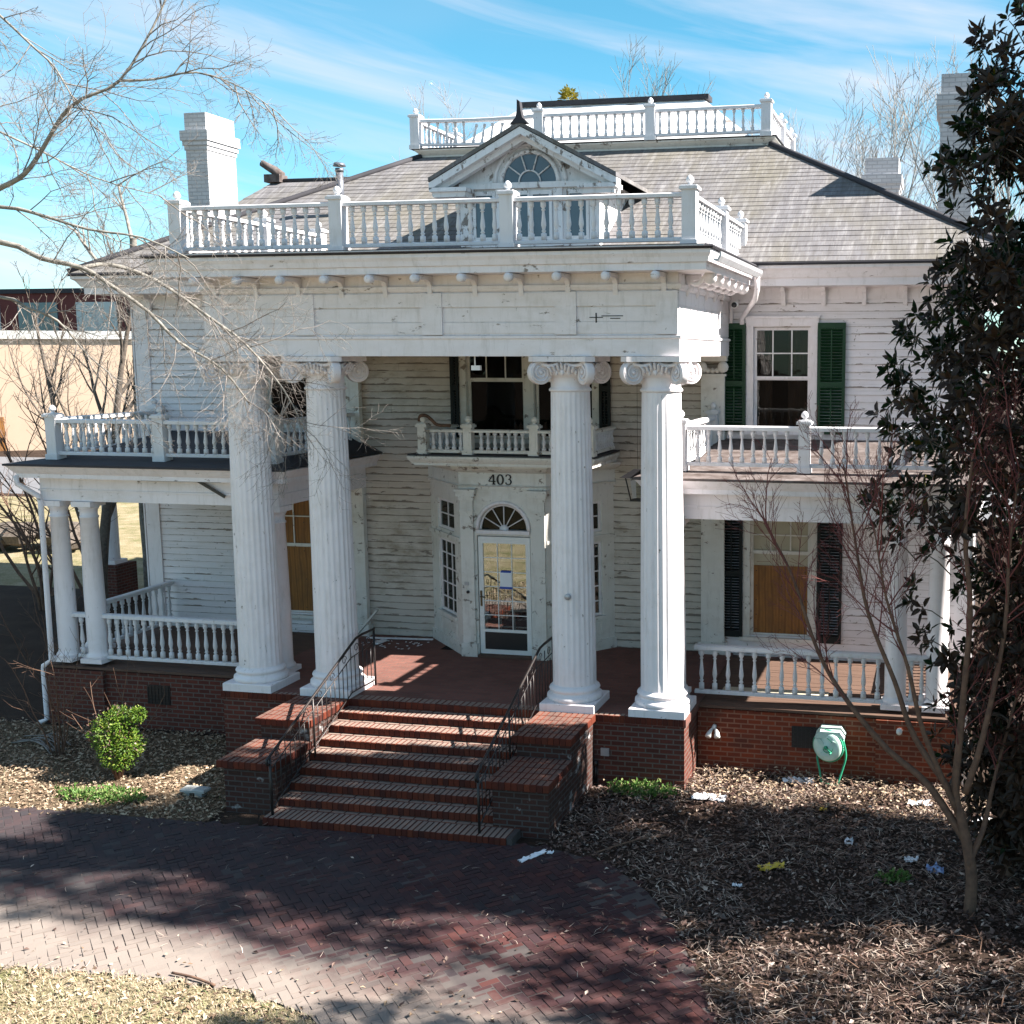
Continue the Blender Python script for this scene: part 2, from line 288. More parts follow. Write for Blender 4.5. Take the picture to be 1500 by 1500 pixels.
M['tree_shadow_green'] = M['leaf']

# ------------------------------------------------------------------ mesh building
WL = {}
class MB:
    def __init__(s): s.v = []; s.f = []; s.sm = []; s.mi = []
    def add(s, vs, fs, smooth=False, mi=0):
        o = len(s.v); s.v.extend([tuple(p) for p in vs])
        for f in fs: s.f.append([i + o for i in f]); s.sm.append(smooth); s.mi.append(mi)
        return s
    def box(s, x0, x1, y0, y1, z0, z1, mi=0):
        if x0 > x1: x0, x1 = x1, x0
        if y0 > y1: y0, y1 = y1, y0
        if z0 > z1: z0, z1 = z1, z0
        return s.add([(x0, y0, z0), (x1, y0, z0), (x1, y1, z0), (x0, y1, z0), (x0, y0, z1), (x1, y0, z1), (x1, y1, z1), (x0, y1, z1)],
              [(3, 2, 1, 0), (4, 5, 6, 7), (0, 1, 5, 4), (1, 2, 6, 5), (2, 3, 7, 6), (3, 0, 4, 7)], mi=mi)
    def bev(s, x0, x1, y0, y1, z0, z1, b=0.008, mi=0):
        # box with chamfered top edges
        vs = [(x0, y0, z0), (x1, y0, z0), (x1, y1, z0), (x0, y1, z0), (x0, y0, z1 - b), (x1, y0, z1 - b), (x1, y1, z1 - b), (x0, y1, z1 - b),
              (x0 + b, y0 + b, z1), (x1 - b, y0 + b, z1), (x1 - b, y1 - b, z1), (x0 + b, y1 - b, z1)]
        fs = [(3, 2, 1, 0), (8, 9, 10, 11)]
        for i in range(4):
            j = (i + 1) % 4; fs.append((i, j, j + 4, i + 4)); fs.append((i + 4, j + 4, j + 8, i + 8))
        return s.add(vs, fs, mi=mi)
    def obox(s, c, size, rot=None, mi=0):
        t = MB().box(-size[0] / 2, size[0] / 2, -size[1] / 2, size[1] / 2, -size[2] / 2, size[2] / 2)
        m = Matrix.Translation(Vector(c)) @ (rot.to_4x4() if rot is not None else Matrix.Identity(4))
        return s.add([m @ Vector(p) for p in t.v], t.f, mi=mi)
    def merge(s, o, m=None):
        b = len(s.v)
        s.v.extend([tuple(m @ Vector(p)) for p in o.v] if m is not None else o.v)
        for f, sm, mi in zip(o.f, o.sm, o.mi): s.f.append([i + b for i in f]); s.sm.append(sm); s.mi.append(mi)
        return s
    def lathe(s, prof, n=16, c=(0, 0, 0), cap=True, smooth=True, mi=0, m=None):
        vs = []; fs = []
        for r, z in prof:
            for k in range(n):
                a = 2 * pi * k / n; vs.append((c[0] + r * cos(a), c[1] + r * sin(a), c[2] + z))
        for j in range(len(prof) - 1):
            for k in range(n):
                k2 = (k + 1) % n; fs.append((j * n + k, j * n + k2, (j + 1) * n + k2, (j + 1) * n + k))
        if cap: fs.append(tuple(range(n))[::-1]); fs.append(tuple((len(prof) - 1) * n + k for k in range(n)))
        if m is not None: vs = [m @ Vector(p) for p in vs]
        return s.add(vs, fs, smooth, mi)
    def tube(s, pts, rad, n=6, cap=True, smooth=True, mi=0):
        pts = [Vector(p) for p in pts]; L = len(pts)
        if L < 2: return s
        vs = []; fs = []; u = None
        for i, p in enumerate(pts):
            t = (pts[min(i + 1, L - 1)] - pts[max(i - 1, 0)])
            if t.length < 1e-9: t = Vector((0, 0, 1))
            t.normalize()
            if u is None: u = t.orthogonal().normalized()
            else:
                u = u - t * u.dot(t)
                u = t.orthogonal().normalized() if u.length < 1e-5 else u.normalized()
            w = t.cross(u); r = rad[i] if isinstance(rad, (list, tuple)) else rad
            for k in range(n):
                a = 2 * pi * k / n; vs.append(p + (u * cos(a) + w * sin(a)) * r)
        for j in range(L - 1):
            for k in range(n):
                k2 = (k + 1) % n; fs.append((j * n + k, j * n + k2, (j + 1) * n + k2, (j + 1) * n + k))
        if cap and n > 2: fs.append(tuple(range(n))[::-1]); fs.append(tuple((L - 1) * n + k for k in range(n)))
        return s.add(vs, fs, smooth, mi)
    def prism(s, poly, d, axis='y', a0=0.0, mi=0):
        # polygon in the plane normal to axis, extruded from a0 to a0+d
        def P(u, w, a): return {'y': (u, a, w), 'x': (a, u, w), 'z': (u, w, a)}[axis]
        n = len(poly); vs = [P(u, w, a0) for u, w in poly] + [P(u, w, a0 + d) for u, w in poly]
        fs = [tuple(range(n))[::-1], tuple(range(n, 2 * n))] + [(i, (i + 1) % n, (i + 1) % n + n, i + n) for i in range(n)]
        return s.add(vs, fs, mi=mi)
    def sweep(s, path, prof, closed=False, mi=0, smooth=False, capends=True):
        # profile [(outward offset, z)] along a plan polyline, outward = right-hand side, mitred
        P = [Vector((p[0], p[1])) for p in path]; n = len(P); rows = []
        for i in range(n):
            a = P[i] - P[i - 1] if (i > 0 or closed) else None; b = P[(i + 1) % n] - P[i] if (i < n - 1 or closed) else None
            na = Vector((a.y, -a.x)).normalized() if a is not None else None; nb = Vector((b.y, -b.x)).normalized() if b is not None else None
            if na is None: m = nb
            elif nb is None: m = na
            else: m = (na + nb) / (1 + na.dot(nb))
            rows.append([(P[i].x + m.x * o, P[i].y + m.y * o, z) for o, z in prof])
        k = len(prof); vs = [p for r in rows for p in r]; fs = []
        for i in range(n if closed else n - 1):
            j = (i + 1) % n
            for q in range(k - 1): fs.append((i * k + q, j * k + q, j * k + q + 1, i * k + q + 1))
        if not closed and capends: fs.append(tuple(range(k))); fs.append(tuple((n - 1) * k + q for q in range(k))[::-1])
        return s.add(vs, fs, smooth, mi)
    def mesh(s, name, mats):
        me = bpy.data.meshes.new(name)
        xs = [p[0] for p in s.v]; ys = [p[1] for p in s.v]; zs = [p[2] for p in s.v]
        o = Vector(((min(xs) + max(xs)) / 2, (min(ys) + max(ys)) / 2, min(zs)))
        me.from_pydata([(p[0] - o.x, p[1] - o.y, p[2] - o.z) for p in s.v], [], s.f)
        for m in (mats if isinstance(mats, (list, tuple)) else [mats]): me.materials.append(m)
        me.polygons.foreach_set('use_smooth', s.sm); me.polygons.foreach_set('material_index', s.mi)
        me.update()
        uvl = me.uv_layers.new(name='UVMap'); buf = [0.0] * (len(me.loops) * 2)
        for p in me.polygons:
            nx, ny, nz = abs(p.normal.x), abs(p.normal.y), abs(p.normal.z)
            for li in p.loop_indices:
                c = s.v[me.loops[li].vertex_index]
                if nz >= nx and nz >= ny: u, w = c[0], c[1]
                elif ny >= nx: u, w = c[0], c[2]
                else: u, w = c[1], c[2]
                buf[2 * li] = u; buf[2 * li + 1] = w
        uvl.data.foreach_set('uv', buf)
        return me, o
    def build(s, name, mat, parent=None, **kw):
        me, o = s.mesh(name, mat); ob = bpy.data.objects.new(name, me); link(ob, parent, o)
        for k, v in kw.items(): ob[k] = v
        return ob
def link(ob, parent, wl):
    COL.objects.link(ob); wl = Vector(wl); WL[ob.name] = wl
    if parent is not None: ob.parent = parent; ob.location = wl - WL[parent.name]
    else: ob.location = wl
def thing(name, loc, label, cat, group=None):
    o = bpy.data.objects.new(name, None); o.empty_display_size = 0.2; COL.objects.link(o); o.location = loc; WL[o.name] = Vector(loc)
    o['label'] = label; o['category'] = cat
    if group: o['group'] = group
    return o
def tag(o, label, cat, group=None):
    o['label'] = label; o['category'] = cat
    if group: o['group'] = group
    return o
def place(name, me, wl, parent, rz=0.0, scale=None, rot=None):
    ob = bpy.data.objects.new(name, me); link(ob, parent, wl)
    if rot: ob.rotation_euler = rot
    elif rz: ob.rotation_euler = (0, 0, rz)
    if scale: ob.scale = scale
    return ob
def copy_tree(root, loc, rz=0, scale=1.0, label=None, group=None):
    r = root.copy(); COL.objects.link(r); r.location = loc; r.rotation_euler = (0, 0, rz); r.scale = scale if isinstance(scale, tuple) else (scale,) * 3
    if label: r['label'] = label
    if group: r['group'] = group
    for ch in list(root.children):
        c = ch.copy(); COL.objects.link(c); c.parent = r
        for g in ch.children: d = g.copy(); COL.objects.link(d); d.parent = c
    return r

# ------------------------------------------------------------------ ground
ZF = 1.1           # porch floor level
def sheet(name, poly, z, mat, kind='structure'):
    o = MB().add([(x, y, z) for x, y in poly], [tuple(range(len(poly)))]).build(name, mat); o['kind'] = kind; return o
g = MB(); 
GX = [-400, -120, -60, -30, -15, 0, 15, 30, 60, 120, 400]
gv = [(x, y, 0) for y in GX for x in GX]; n_ = len(GX)
g.add(gv, [(j * n_ + i, j * n_ + i + 1, (j + 1) * n_ + i + 1, (j + 1) * n_ + i) for j in range(n_ - 1) for i in range(n_ - 1)])
go = g.build('ground', M['dirt']); go['kind'] = 'structure'
def inpoly(x, y, P):
    c = False; j = len(P) - 1
    for i in range(len(P)):
        if (P[i][1] > y) != (P[j][1] > y) and x < (P[j][0] - P[i][0]) * (y - P[i][1]) / (P[j][1] - P[i][1]) + P[i][0]: c = not c
        j = i
    return c
DRIVE = [(-14, -3.5), (-9, -3.2), (-5.7, -3.05), (-4.1, -2.98), (-2.06, -2.95), (-1.5, -2.9), (2.1, -2.75), (2.7, -2.85), (3.5, -3.15), (4.1, -3.75), (4.6, -4.5), (5.1, -5.5), (5.5, -6.5), (5.9, -8), (6.2, -11), (6.2, -16),
         (3.2, -16), (3.1, -11), (2.6, -8.6), (2.1, -7.5), (1.5, -7.0), (0.6, -6.72), (-0.6, -6.68), (-2.25, -6.8), (-6, -7.1), (-14, -8)]
LAWN = [(-60, -8.6), (-14, -8), (-6, -7.1), (-2.25, -6.8), (-0.6, -6.68), (0.6, -6.72), (1.5, -7.0), (2.1, -7.5), (2.6, -8.6), (3.1, -11), (3.2, -16), (3.2, -45), (-60, -45)]
sheet('lawn', LAWN, 0.004, M['lawn'])
sheet('lawn', [(6.3, -45), (6.3, -12), (40, -12), (40, -45)], 0.004, M['lawn'])
sheet('lawn', [(-70, 11), (-8.6, 11), (-8.6, 29), (-70, 29)], 0.004, M['lawn'])
sheet('road', [(-120, 30), (60, 30), (60, 47), (-120, 47)], 0.004, M['asphalt'])
sheet('leaf_bed', [(-14, -3.48), (-9, -3.18), (-5.7, -3.03), (-4.1, -2.96), (-2.5, -2.93), (-2.5, 0.4), (-14, 0.4)], 0.003, M['bed'])
# driveway: a mortar bed with real herringbone bricks on it
sheet('driveway_bed', DRIVE, 0.0185, M['joint_sand'])
d = MB(); bw, bl = 0.105, 0.21; ca, sa = cos(radians(45)), sin(radians(45))
rr = random.Random(5)
for i in range(-95, 96):
    for j in range(-60, 60):
        # herringbone lattice: pairs of bricks
        for kind in (0, 1):
            u = i * bw + (0 if kind == 0 else 0); 
            bx = (i + 4 * j) * bw if kind == 0 else (i + 4 * j - 1) * bw
            by = i * bw if kind == 0 else i * bw
            if kind == 0: x0, x1, y0, y1 = bx, bx + bl, by, by + bw
            else: x0, x1, y0, y1 = bx, bx + bw, by, by + bl
            cx, cy = (x0 + x1) / 2, (y0 + y1) / 2
            X, Y = cx * ca - cy * sa, cx * sa + cy * ca - 5.0
            if X < -8.5 or Y < -10.5 or not inpoly(X, Y, DRIVE): continue
            gx = 0.005 + rr.uniform(-0.001, 0.002); dz = rr.uniform(0, 0.006) + 0.012 * noise.noise(Vector((X * 0.9, Y * 0.9, 1))) - (0.008 if rr.random() < 0.04 else 0); t1 = rr.uniform(-0.005, 0.005)
            q = [(x0 + gx, y0 + gx), (x1 - gx, y0 + gx), (x1 - gx, y1 - gx), (x0 + gx, y1 - gx)]
            P = [(a * ca - b * sa, a * sa + b * ca - 5.0) for a, b in q]
            zt = 0.022 + dz
            d.add([(p[0], p[1], 0.004) for p in P] + [(p[0], p[1], zt + (t1 if k < 2 else -t1)) for k, p in enumerate(P)], [(4, 5, 6, 7), (0, 1, 5, 4), (1, 2, 6, 5), (2, 3, 7, 6), (3, 0, 4, 7)])
do = d.build('driveway', M['drive_brick']); do['kind'] = 'structure'

# ------------------------------------------------------------------ the house
house = thing('house', (0, 3.6, 0), 'weathered white wooden house with four fluted columns, peeling paint and the number 403', 'house')
WY = 3.6; HX = 8.05; HB = 15.6

def lap_wall(mb, axis, a0, a1, p, z0, z1, openings=(), out=-1, lap=LAP):
    """clapboards on a wall plane; axis 'x' runs along X at y=p, axis 'y' runs along Y at x=p; out = sign of the outward normal"""
    n = int(round((z1 - z0) / lap)); rj = random.Random(int(a0 * 100 + p * 10))
    for k in range(n):
        za = z0 + k * lap; zb = za + lap; segs = [(a0, a1)]
        for (o0, o1, oz0, oz1) in openings:
            if zb <= oz0 + 0.01 or za >= oz1 - 0.01: continue
            ns = []
            for s0, s1 in segs:
                if o1 <= s0 or o0 >= s1: ns.append((s0, s1)); continue
                if o0 > s0: ns.append((s0, o0))
                if o1 < s1: ns.append((o1, s1))
            segs = ns
        for s0, s1 in segs:
            # break each run into boards with slightly different projection
            cuts = [s0]; x = s0 + rj.uniform(0.8, 3.6)
            while x < s1 - 0.4: cuts.append(x); x += rj.uniform(2.2, 4.2)
            cuts.append(s1)
            for c0, c1 in zip(cuts[:-1], cuts[1:]):
                b = 0.024 + rj.uniform(-0.003, 0.006); g_ = 0.0015; dz = rj.uniform(-0.003, 0.003)
                pr = [(0.0, za + dz), (b, za + dz), (0.008, zb + dz + 0.006), (0.0, zb + dz + 0.006)]
                vs = []
                for a in (c0 + g_, c1 - g_):
                    for o, z in pr: vs.append((a, p + out * o, z) if axis == 'x' else (p + out * o, a, z))
                fs = [(0, 1, 2, 3), (7, 6, 5, 4), (0, 4, 5, 1), (1, 5, 6, 2), (2, 6, 7, 3), (3, 7, 4, 0)]
                if (axis == 'x') == (out < 0): pass
                mb.add(vs, fs)
WIN_UR = (4.18, 5.20, 5.17, 6.95); WIN_UL = (-5.30, -4.28, 5.17, 6.95)
WIN_LR = (4.14, 5.24, 1.45, 3.95); WIN_LL = (-5.24, -4.14, 1.45, 3.95)
WIN_C = (-1.19, 1.27, 4.95, 7.05)
OPEN = [WIN_UR, WIN_UL, WIN_LR, WIN_LL, WIN_C, (-1.85, 1.5, 1.1, 4.55)]
def solid_wall(mb, axis, a0, a1, pa, pb, z0, z1, openings):
    """backing wall with holes"""
    zs = sorted({z0, z1, *[o[2] for o in openings], *[o[3] for o in openings]}); xs = sorted({a0, a1, *[o[0] for o in openings], *[o[1] for o in openings]})
    for i in range(len(xs) - 1):
        for j in range(len(zs) - 1):
            cx, cz = (xs[i] + xs[i + 1]) / 2, (zs[j] + zs[j + 1]) / 2
            if cx < a0 or cx > a1 or cz < z0 or cz > z1: continue
            if any(o[0] < cx < o[1] and o[2] < cz < o[3] for o in openings): continue
            if axis == 'x': mb.box(xs[i], xs[i + 1], pa, pb, zs[j], zs[j + 1])
            else: mb.box(pa, pb, xs[i], xs[i + 1], zs[j], zs[j + 1])
PX = 3.72
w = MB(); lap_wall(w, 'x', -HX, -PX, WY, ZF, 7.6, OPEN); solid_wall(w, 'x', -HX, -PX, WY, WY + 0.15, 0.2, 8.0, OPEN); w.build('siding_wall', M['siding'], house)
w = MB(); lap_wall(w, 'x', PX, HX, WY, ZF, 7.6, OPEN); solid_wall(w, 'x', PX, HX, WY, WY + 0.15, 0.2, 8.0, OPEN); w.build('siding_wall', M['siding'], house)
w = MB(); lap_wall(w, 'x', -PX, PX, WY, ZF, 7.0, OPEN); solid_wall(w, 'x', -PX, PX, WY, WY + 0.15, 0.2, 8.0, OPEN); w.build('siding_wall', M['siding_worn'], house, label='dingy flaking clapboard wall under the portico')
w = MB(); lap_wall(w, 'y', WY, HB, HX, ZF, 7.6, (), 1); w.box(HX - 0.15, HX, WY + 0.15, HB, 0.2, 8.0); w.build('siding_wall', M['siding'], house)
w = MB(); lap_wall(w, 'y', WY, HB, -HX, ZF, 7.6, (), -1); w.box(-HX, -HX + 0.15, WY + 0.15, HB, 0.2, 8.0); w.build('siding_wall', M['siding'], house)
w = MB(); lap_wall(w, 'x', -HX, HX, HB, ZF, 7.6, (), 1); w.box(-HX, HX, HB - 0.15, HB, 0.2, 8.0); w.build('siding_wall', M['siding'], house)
# dark rooms behind the windows
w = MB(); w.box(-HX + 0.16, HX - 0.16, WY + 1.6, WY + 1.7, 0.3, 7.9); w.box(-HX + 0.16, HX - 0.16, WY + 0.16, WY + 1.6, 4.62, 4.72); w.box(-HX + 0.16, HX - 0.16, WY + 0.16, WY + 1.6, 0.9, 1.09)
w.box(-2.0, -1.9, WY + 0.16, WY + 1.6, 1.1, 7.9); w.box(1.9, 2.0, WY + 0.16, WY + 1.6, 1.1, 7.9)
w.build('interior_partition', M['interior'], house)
# corner boards and pilasters
for s in (-1, 1):
    w = MB(); w.box(s * HX - (0.0 if s < 0 else 0.30), s * HX + (0.30 if s < 0 else 0.0), WY - 0.05, WY - 0.001, ZF, 7.4)
    w.box(s * (HX + 0.02), s * (HX + 0.05), WY - 0.05, WY + 0.28, ZF, 7.4); w.build('corner_board', M['trim'], house)
for s in (-1, 1):
    p = MB(); x0, x1 = (3.28, 3.70) if s > 0 else (-3.70, -3.28)
    p.box(x0, x1, WY - 0.16, WY - 0.03, ZF, 6.1); p.box(x0 - 0.04, x1 + 0.04, WY - 0.2, WY - 0.02, ZF, ZF + 0.22); p.box(x0 - 0.03, x1 + 0.03, WY - 0.19, WY - 0.02, 6.1, 6.14)
    p.box(x0 - 0.05, x1 + 0.05, WY - 0.22, WY - 0.02, 6.36, 6.45)
    for k in range(5): p.lathe([(0.001, -0.05), (0.04, -0.03), (0.05, 0), (0.04, 0.03), (0.001, 0.05)], 8, (x0 + 0.04 + k * 0.085, WY - 0.17, 6.2))
    for e in (x0 + 0.02, x1 - 0.02): p.lathe([(0.001, -0.04), (0.09, -0.04), (0.1, 0), (0.09, 0.04), (0.001, 0.04)], 14, m=Matrix.Translation((e, WY - 0.19, 6.26)) @ Matrix.Rotation(pi / 2, 4, 'X'))
    p.build('pilaster', M['trim_worn'], house)

# windows ----------------------------------------------------------
def window(wn, sash_cols=3, sash_rows=2, lower_cols=1, boarded=None, mull=False, worn=False, curtain=False, shade=False, split=None):
    x0, x1, z0, z1 = wn; y = WY; t = M['trim_worn'] if worn else M['trim']
    c = MB(); cw = 0.11
    c.box(x0 - cw, x0 + 0.01, y - 0.05, y + 0.10, z0 - 0.02, z1 + 0.02); c.box(x1 - 0.01, x1 + cw, y - 0.05, y + 0.10, z0 - 0.02, z1 + 0.02)
    c.box(x0 - cw - 0.02, x1 + cw + 0.02, y - 0.065, y + 0.10, z1 + 0.021, z1 + 0.15); c.box(x0 - cw - 0.05, x1 + cw + 0.05, y - 0.10, y - 0.01, z1 + 0.151, z1 + 0.19)
    if mull: c.box((x0 + x1) / 2 - 0.09, (x0 + x1) / 2 + 0.09, y - 0.04, y + 0.10, z0, z1)
    fr = c.build('window', t, house)
    MB().box(x0 - cw - 0.06, x1 + cw + 0.06, y - 0.11, y + 0.10, z0 - 0.09, z0 - 0.021).build('sill', t, fr)
    spans = [(x0, x1)] if not mull else [(x0, (x0 + x1) / 2 - 0.09), ((x0 + x1) / 2 + 0.09, x1)]
    zm = split or (z0 + z1) / 2
    for a, b in spans:
        a += 0.012; b -= 0.012
        s = MB(); st = 0.05
        for (q0, q1, yy, nc, nr) in ((zm, z1 - 0.004, y + 0.035, sash_cols, sash_rows), (z0 - 0.018, zm + 0.03, y + 0.07, lower_cols, 1)):
            s.box(a, a + st, yy, yy + 0.03, q0, q1); s.box(b - st, b, yy, yy + 0.03, q0, q1); s.box(a + st, b - st, yy, yy + 0.03, q0, q0 + st); s.box(a + st, b - st, yy, yy + 0.03, q1 - st, q1)
            for k in range(1, nc): xx = a + (b - a) * k / nc; s.box(xx - 0.011, xx + 0.011, yy + 0.004, yy + 0.024, q0 + st, q1 - st)
            for k in range(1, nr): zz = q0 + (q1 - q0) * k / nr; s.box(a + st, b - st, yy + 0.002, yy + 0.026, zz - 0.011, zz + 0.011)
        s.build('sash', t, fr)
        p = MB(); p.box(a + 0.02, b - 0.02, y + 0.048, y + 0.052, zm + 0.02, z1 - 0.03); p.box(a + 0.02, b - 0.02, y + 0.083, y + 0.087, z0, zm - 0.0)
        if not boarded: p.build('pane', M['glass'], fr)
        if boarded:
            MB().box(a + 0.01, b - 0.01, y + 0.075, y + 0.09, z0 + 0.0, boarded_top if boarded == 'part' else z1).build('plywood_board', M['plywood'], fr)
            sw = MB(); zt_ = boarded_top if boarded == 'part' else z1
            for q in range(5):
                for xx in (a + 0.10, (a + b) / 2 + 0.02 * (q % 2), b - 0.10): sw.tube([(xx, y + 0.0755, z0 + 0.10 + q * (zt_ - z0 - 0.2) / 4), (xx, y + 0.071, z0 + 0.10 + q * (zt_ - z0 - 0.2) / 4)], 0.010, 6)
            sw.build('screws', M['black'], fr)
        if shade: MB().box(a + 0.01, b - 0.01, y + 0.095, y + 0.10, zm - 0.25, z1).build('blind', M['shade'], fr)
        if curtain:
            cu = MB()
            for (e0, e1) in ((a, a + (b - a) * 0.30), (b - (b - a) * 0.42, b)):
                nn = 14; vs = []
                for k in range(nn + 1):
                    xx = e0 + (e1 - e0) * k / nn; yy = y + 0.25 + 0.03 * sin(k * 2.3)
                    vs += [(xx, yy, z0), (xx, yy, z1)]
                cu.add(vs, [(2 * k, 2 * k + 2, 2 * k + 3, 2 * k + 1) for k in range(nn)], True)
            cu.build('curtain', M['curtain'], fr)
    return fr
boarded_top = 2.72
window(WIN_UR, 3, 2, 1, curtain=True, split=6.05)
window(WIN_UL, 3, 2, 1, worn=True, split=6.05)
window(WIN_LR, 3, 3, 1, boarded='part', worn=True, shade=True, split=2.95)
boarded_top = 3.9
window(WIN_LL, 3, 2, 1, boarded='part', worn=True, split=2.78)
window(WIN_C, 3, 1, 1, mull=True, worn=True, split=6.0)
def shutter(x0, x1, z0, z1, mat, y=WY - 0.03, label=None):
    s = MB(); t = 0.035; st = 0.055; y0 = y - 0.07; y1 = y0 + t; zm = (z0 + z1) / 2 - 0.1
    s.box(x0, x0 + st, y0, y1, z0, z1); s.box(x1 - st, x1, y0, y1, z0, z1)
    for za, zb in ((z0, z0 + 0.12), (zm - 0.045, zm + 0.045), (z1 - 0.1, z1)): s.box(x0 + st, x1 - st, y0 + 0.001, y1 - 0.001, za, zb)
    rot = Matrix.Rotation(radians(-38), 3, 'X')
    for za, zb in ((z0 + 0.12, zm - 0.045), (zm + 0.045, z1 - 0.1)):
        k = int((zb - za) / 0.05)
        for i in range(k): s.obox(((x0 + x1) / 2, (y0 + y1) / 2, za + (i + 0.5) * (zb - za) / k), (x1 - x0 - 2 * st, 0.068, 0.008), rot)
        s.box((x0 + x1) / 2 - 0.012, (x0 + x1) / 2 + 0.012, y0 - 0.014, y0 - 0.002, za + 0.03, zb - 0.03)
    o = s.build('shutter', mat, house)
    if label: o['label'] = label
shutter(3.66, 4.06, 5.13, 7.02, M['shutter']); shutter(5.32, 5.80, 5.1, 7.02, M['shutter'])
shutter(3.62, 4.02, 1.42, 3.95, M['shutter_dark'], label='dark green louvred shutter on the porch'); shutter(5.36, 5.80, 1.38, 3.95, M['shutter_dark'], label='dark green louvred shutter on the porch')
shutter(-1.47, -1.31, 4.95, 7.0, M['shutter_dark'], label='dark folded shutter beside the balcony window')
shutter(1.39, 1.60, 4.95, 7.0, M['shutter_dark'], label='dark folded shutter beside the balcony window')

# main cornice and roof --------------------------------------------
EAVE_PATH = [(-HX, HB), (-HX, WY), (HX, WY), (HX, HB)]
w = MB(); w.sweep(EAVE_PATH, [(0.0, 7.42), (0.05, 7.42), (0.05, 7.60), (0.08, 7.62), (0.60, 7.62), (0.60, 7.74), (0.64, 7.76), (0.70, 7.86), (0.76, 7.90), (0.76, 7.95), (0.3, 7.97), (0.0, 7.97)])
w.build('cornice', M['trim'], house)
w = MB(); w.sweep(EAVE_PATH, [(0.3, 7.974), (0.79, 7.952), (0.80, 7.985), (0.79, 8.0), (0.3, 8.03)]); w.build('roof_edge', M['roof_dark'], house)
EX, EY, EZ = HX + 0.78, WY - 0.78, 8.0
DX, DY, DZ = 3.85, 7.72, 10.74; BY = 19.2 - 0.0
BYE = HB + 0.78; DYB = BYE - (DY - EY)
def slope_courses(mb, e0, e1, d0, d1, n=28, t=0.028):
    e0, e1, d0, d1 = map(Vector, (e0, e1, d0, d1)); nr = (e1 - e0).cross(d0 - e0).normalized()
    rj = random.Random(9)
    for k in range(n):
        a, b = k / n, (k + 1) / n; lo0, lo1 = e0.lerp(d0, a), e1.lerp(d1, a); hi0, hi1 = e0.lerp(d0, b), e1.lerp(d1, b)
        tt = t + rj.uniform(-0.006, 0.008)
        tt *= 0.42; mb.add([lo0, lo1, lo1 + nr * tt, lo0 + nr * tt, hi1 + nr * 0.004, hi0 + nr * 0.004], [(0, 1, 2, 3), (3, 2, 4, 5)])
w = MB()
slope_courses(w, (-EX, EY, EZ), (EX, EY, EZ), (-DX, DY, DZ), (DX, DY, DZ))
slope_courses(w, (EX, EY, EZ), (EX, BYE, EZ), (DX, DY, DZ), (DX, DYB, DZ))
slope_courses(w, (EX, BYE, EZ), (-EX, BYE, EZ), (DX, DYB, DZ), (-DX, DYB, DZ))
slope_courses(w, (-EX, BYE, EZ), (-EX, EY, EZ), (-DX, DYB, DZ), (-DX, DY, DZ))
roof = w.build('roof', M['shingle'], house)
w = MB()
for sx, (ya, yb) in ((1, (EY, DY)), (-1, (EY, DY)), (1, (BYE, DYB)), (-1, (BYE, DYB))):
    pts = [Vector((sx * EX, ya, EZ + 0.03)).lerp(Vector((sx * DX, yb, DZ + 0.03)), k / 8) for k in range(9)]
    MB().tube(pts, 0.06, 6).build('hip_cap', M['roof_dark'], roof)
# belvedere deck on top
DPATH = [(-DX, DYB), (-DX, DY), (DX, DY), (DX, DYB)]
w = MB(); w.sweep(DPATH + [(-DX, DYB)], [(-0.05, 10.66), (-0.02, 10.68), (0.0, 10.78), (0.08, 10.85), (0.11, 10.87), (0.11, 10.895), (-0.4, 10.90)]); w.build('deck_cornice', M['trim_worn'], house)
w = MB(); w.box(-DX - 0.14, DX + 0.14, DY - 0.14, DYB + 0.14, 10.902, 10.92); w.build('deck_floor', M['roof_dark'], house)
UX, UY0, UY1, UZ = 3.5, DY + 0.5, DYB - 0.5, 10.91
rid = 2.1; ry = (UY0 + UY1) / 2; w = MB(); rz = 12.08
def quadsub(mb, a, b, c, dd, n=10, m=4, amp=0.02, seed=1):
    a, b, c, dd = map(Vector, (a, b, c, dd)); rj = random.Random(seed); vs = []
    for j in range(m + 1):
        for i in range(n + 1):
            p = a.lerp(b, i / n).lerp(dd.lerp(c, i / n), j / m)
            if 0 < i < n and 0 < j < m: p += Vector((0, 0, rj.uniform(-amp, amp)))
            vs.append(p)
    mb.add(vs, [(j * (n + 1) + i, j * (n + 1) + i + 1, (j + 1) * (n + 1) + i + 1, (j + 1) * (n + 1) + i) for j in range(m) for i in range(n)])
quadsub(w, (-UX, UY0, UZ), (UX, UY0, UZ), (rid, ry - 0.15, rz), (-rid, ry - 0.15, rz)); quadsub(w, (UX, UY0, UZ), (UX, UY1, UZ), (rid, ry + 0.15, rz), (rid, ry - 0.15, rz), 5)
quadsub(w, (UX, UY1, UZ), (-UX, UY1, UZ), (-rid, ry + 0.15, rz), (rid, ry + 0.15, rz)); quadsub(w, (-UX, UY1, UZ), (-UX, UY0, UZ), (-rid, ry - 0.15, rz), (-rid, ry + 0.15, rz), 5)
uro = w.build('upper_roof', M['roof_white'], house)
MB().box(-rid - 0.12, rid + 0.12, ry - 0.22, ry + 0.22, rz - 0.01, rz + 0.10).build('ridge_cap', M['roof_dark'], uro)

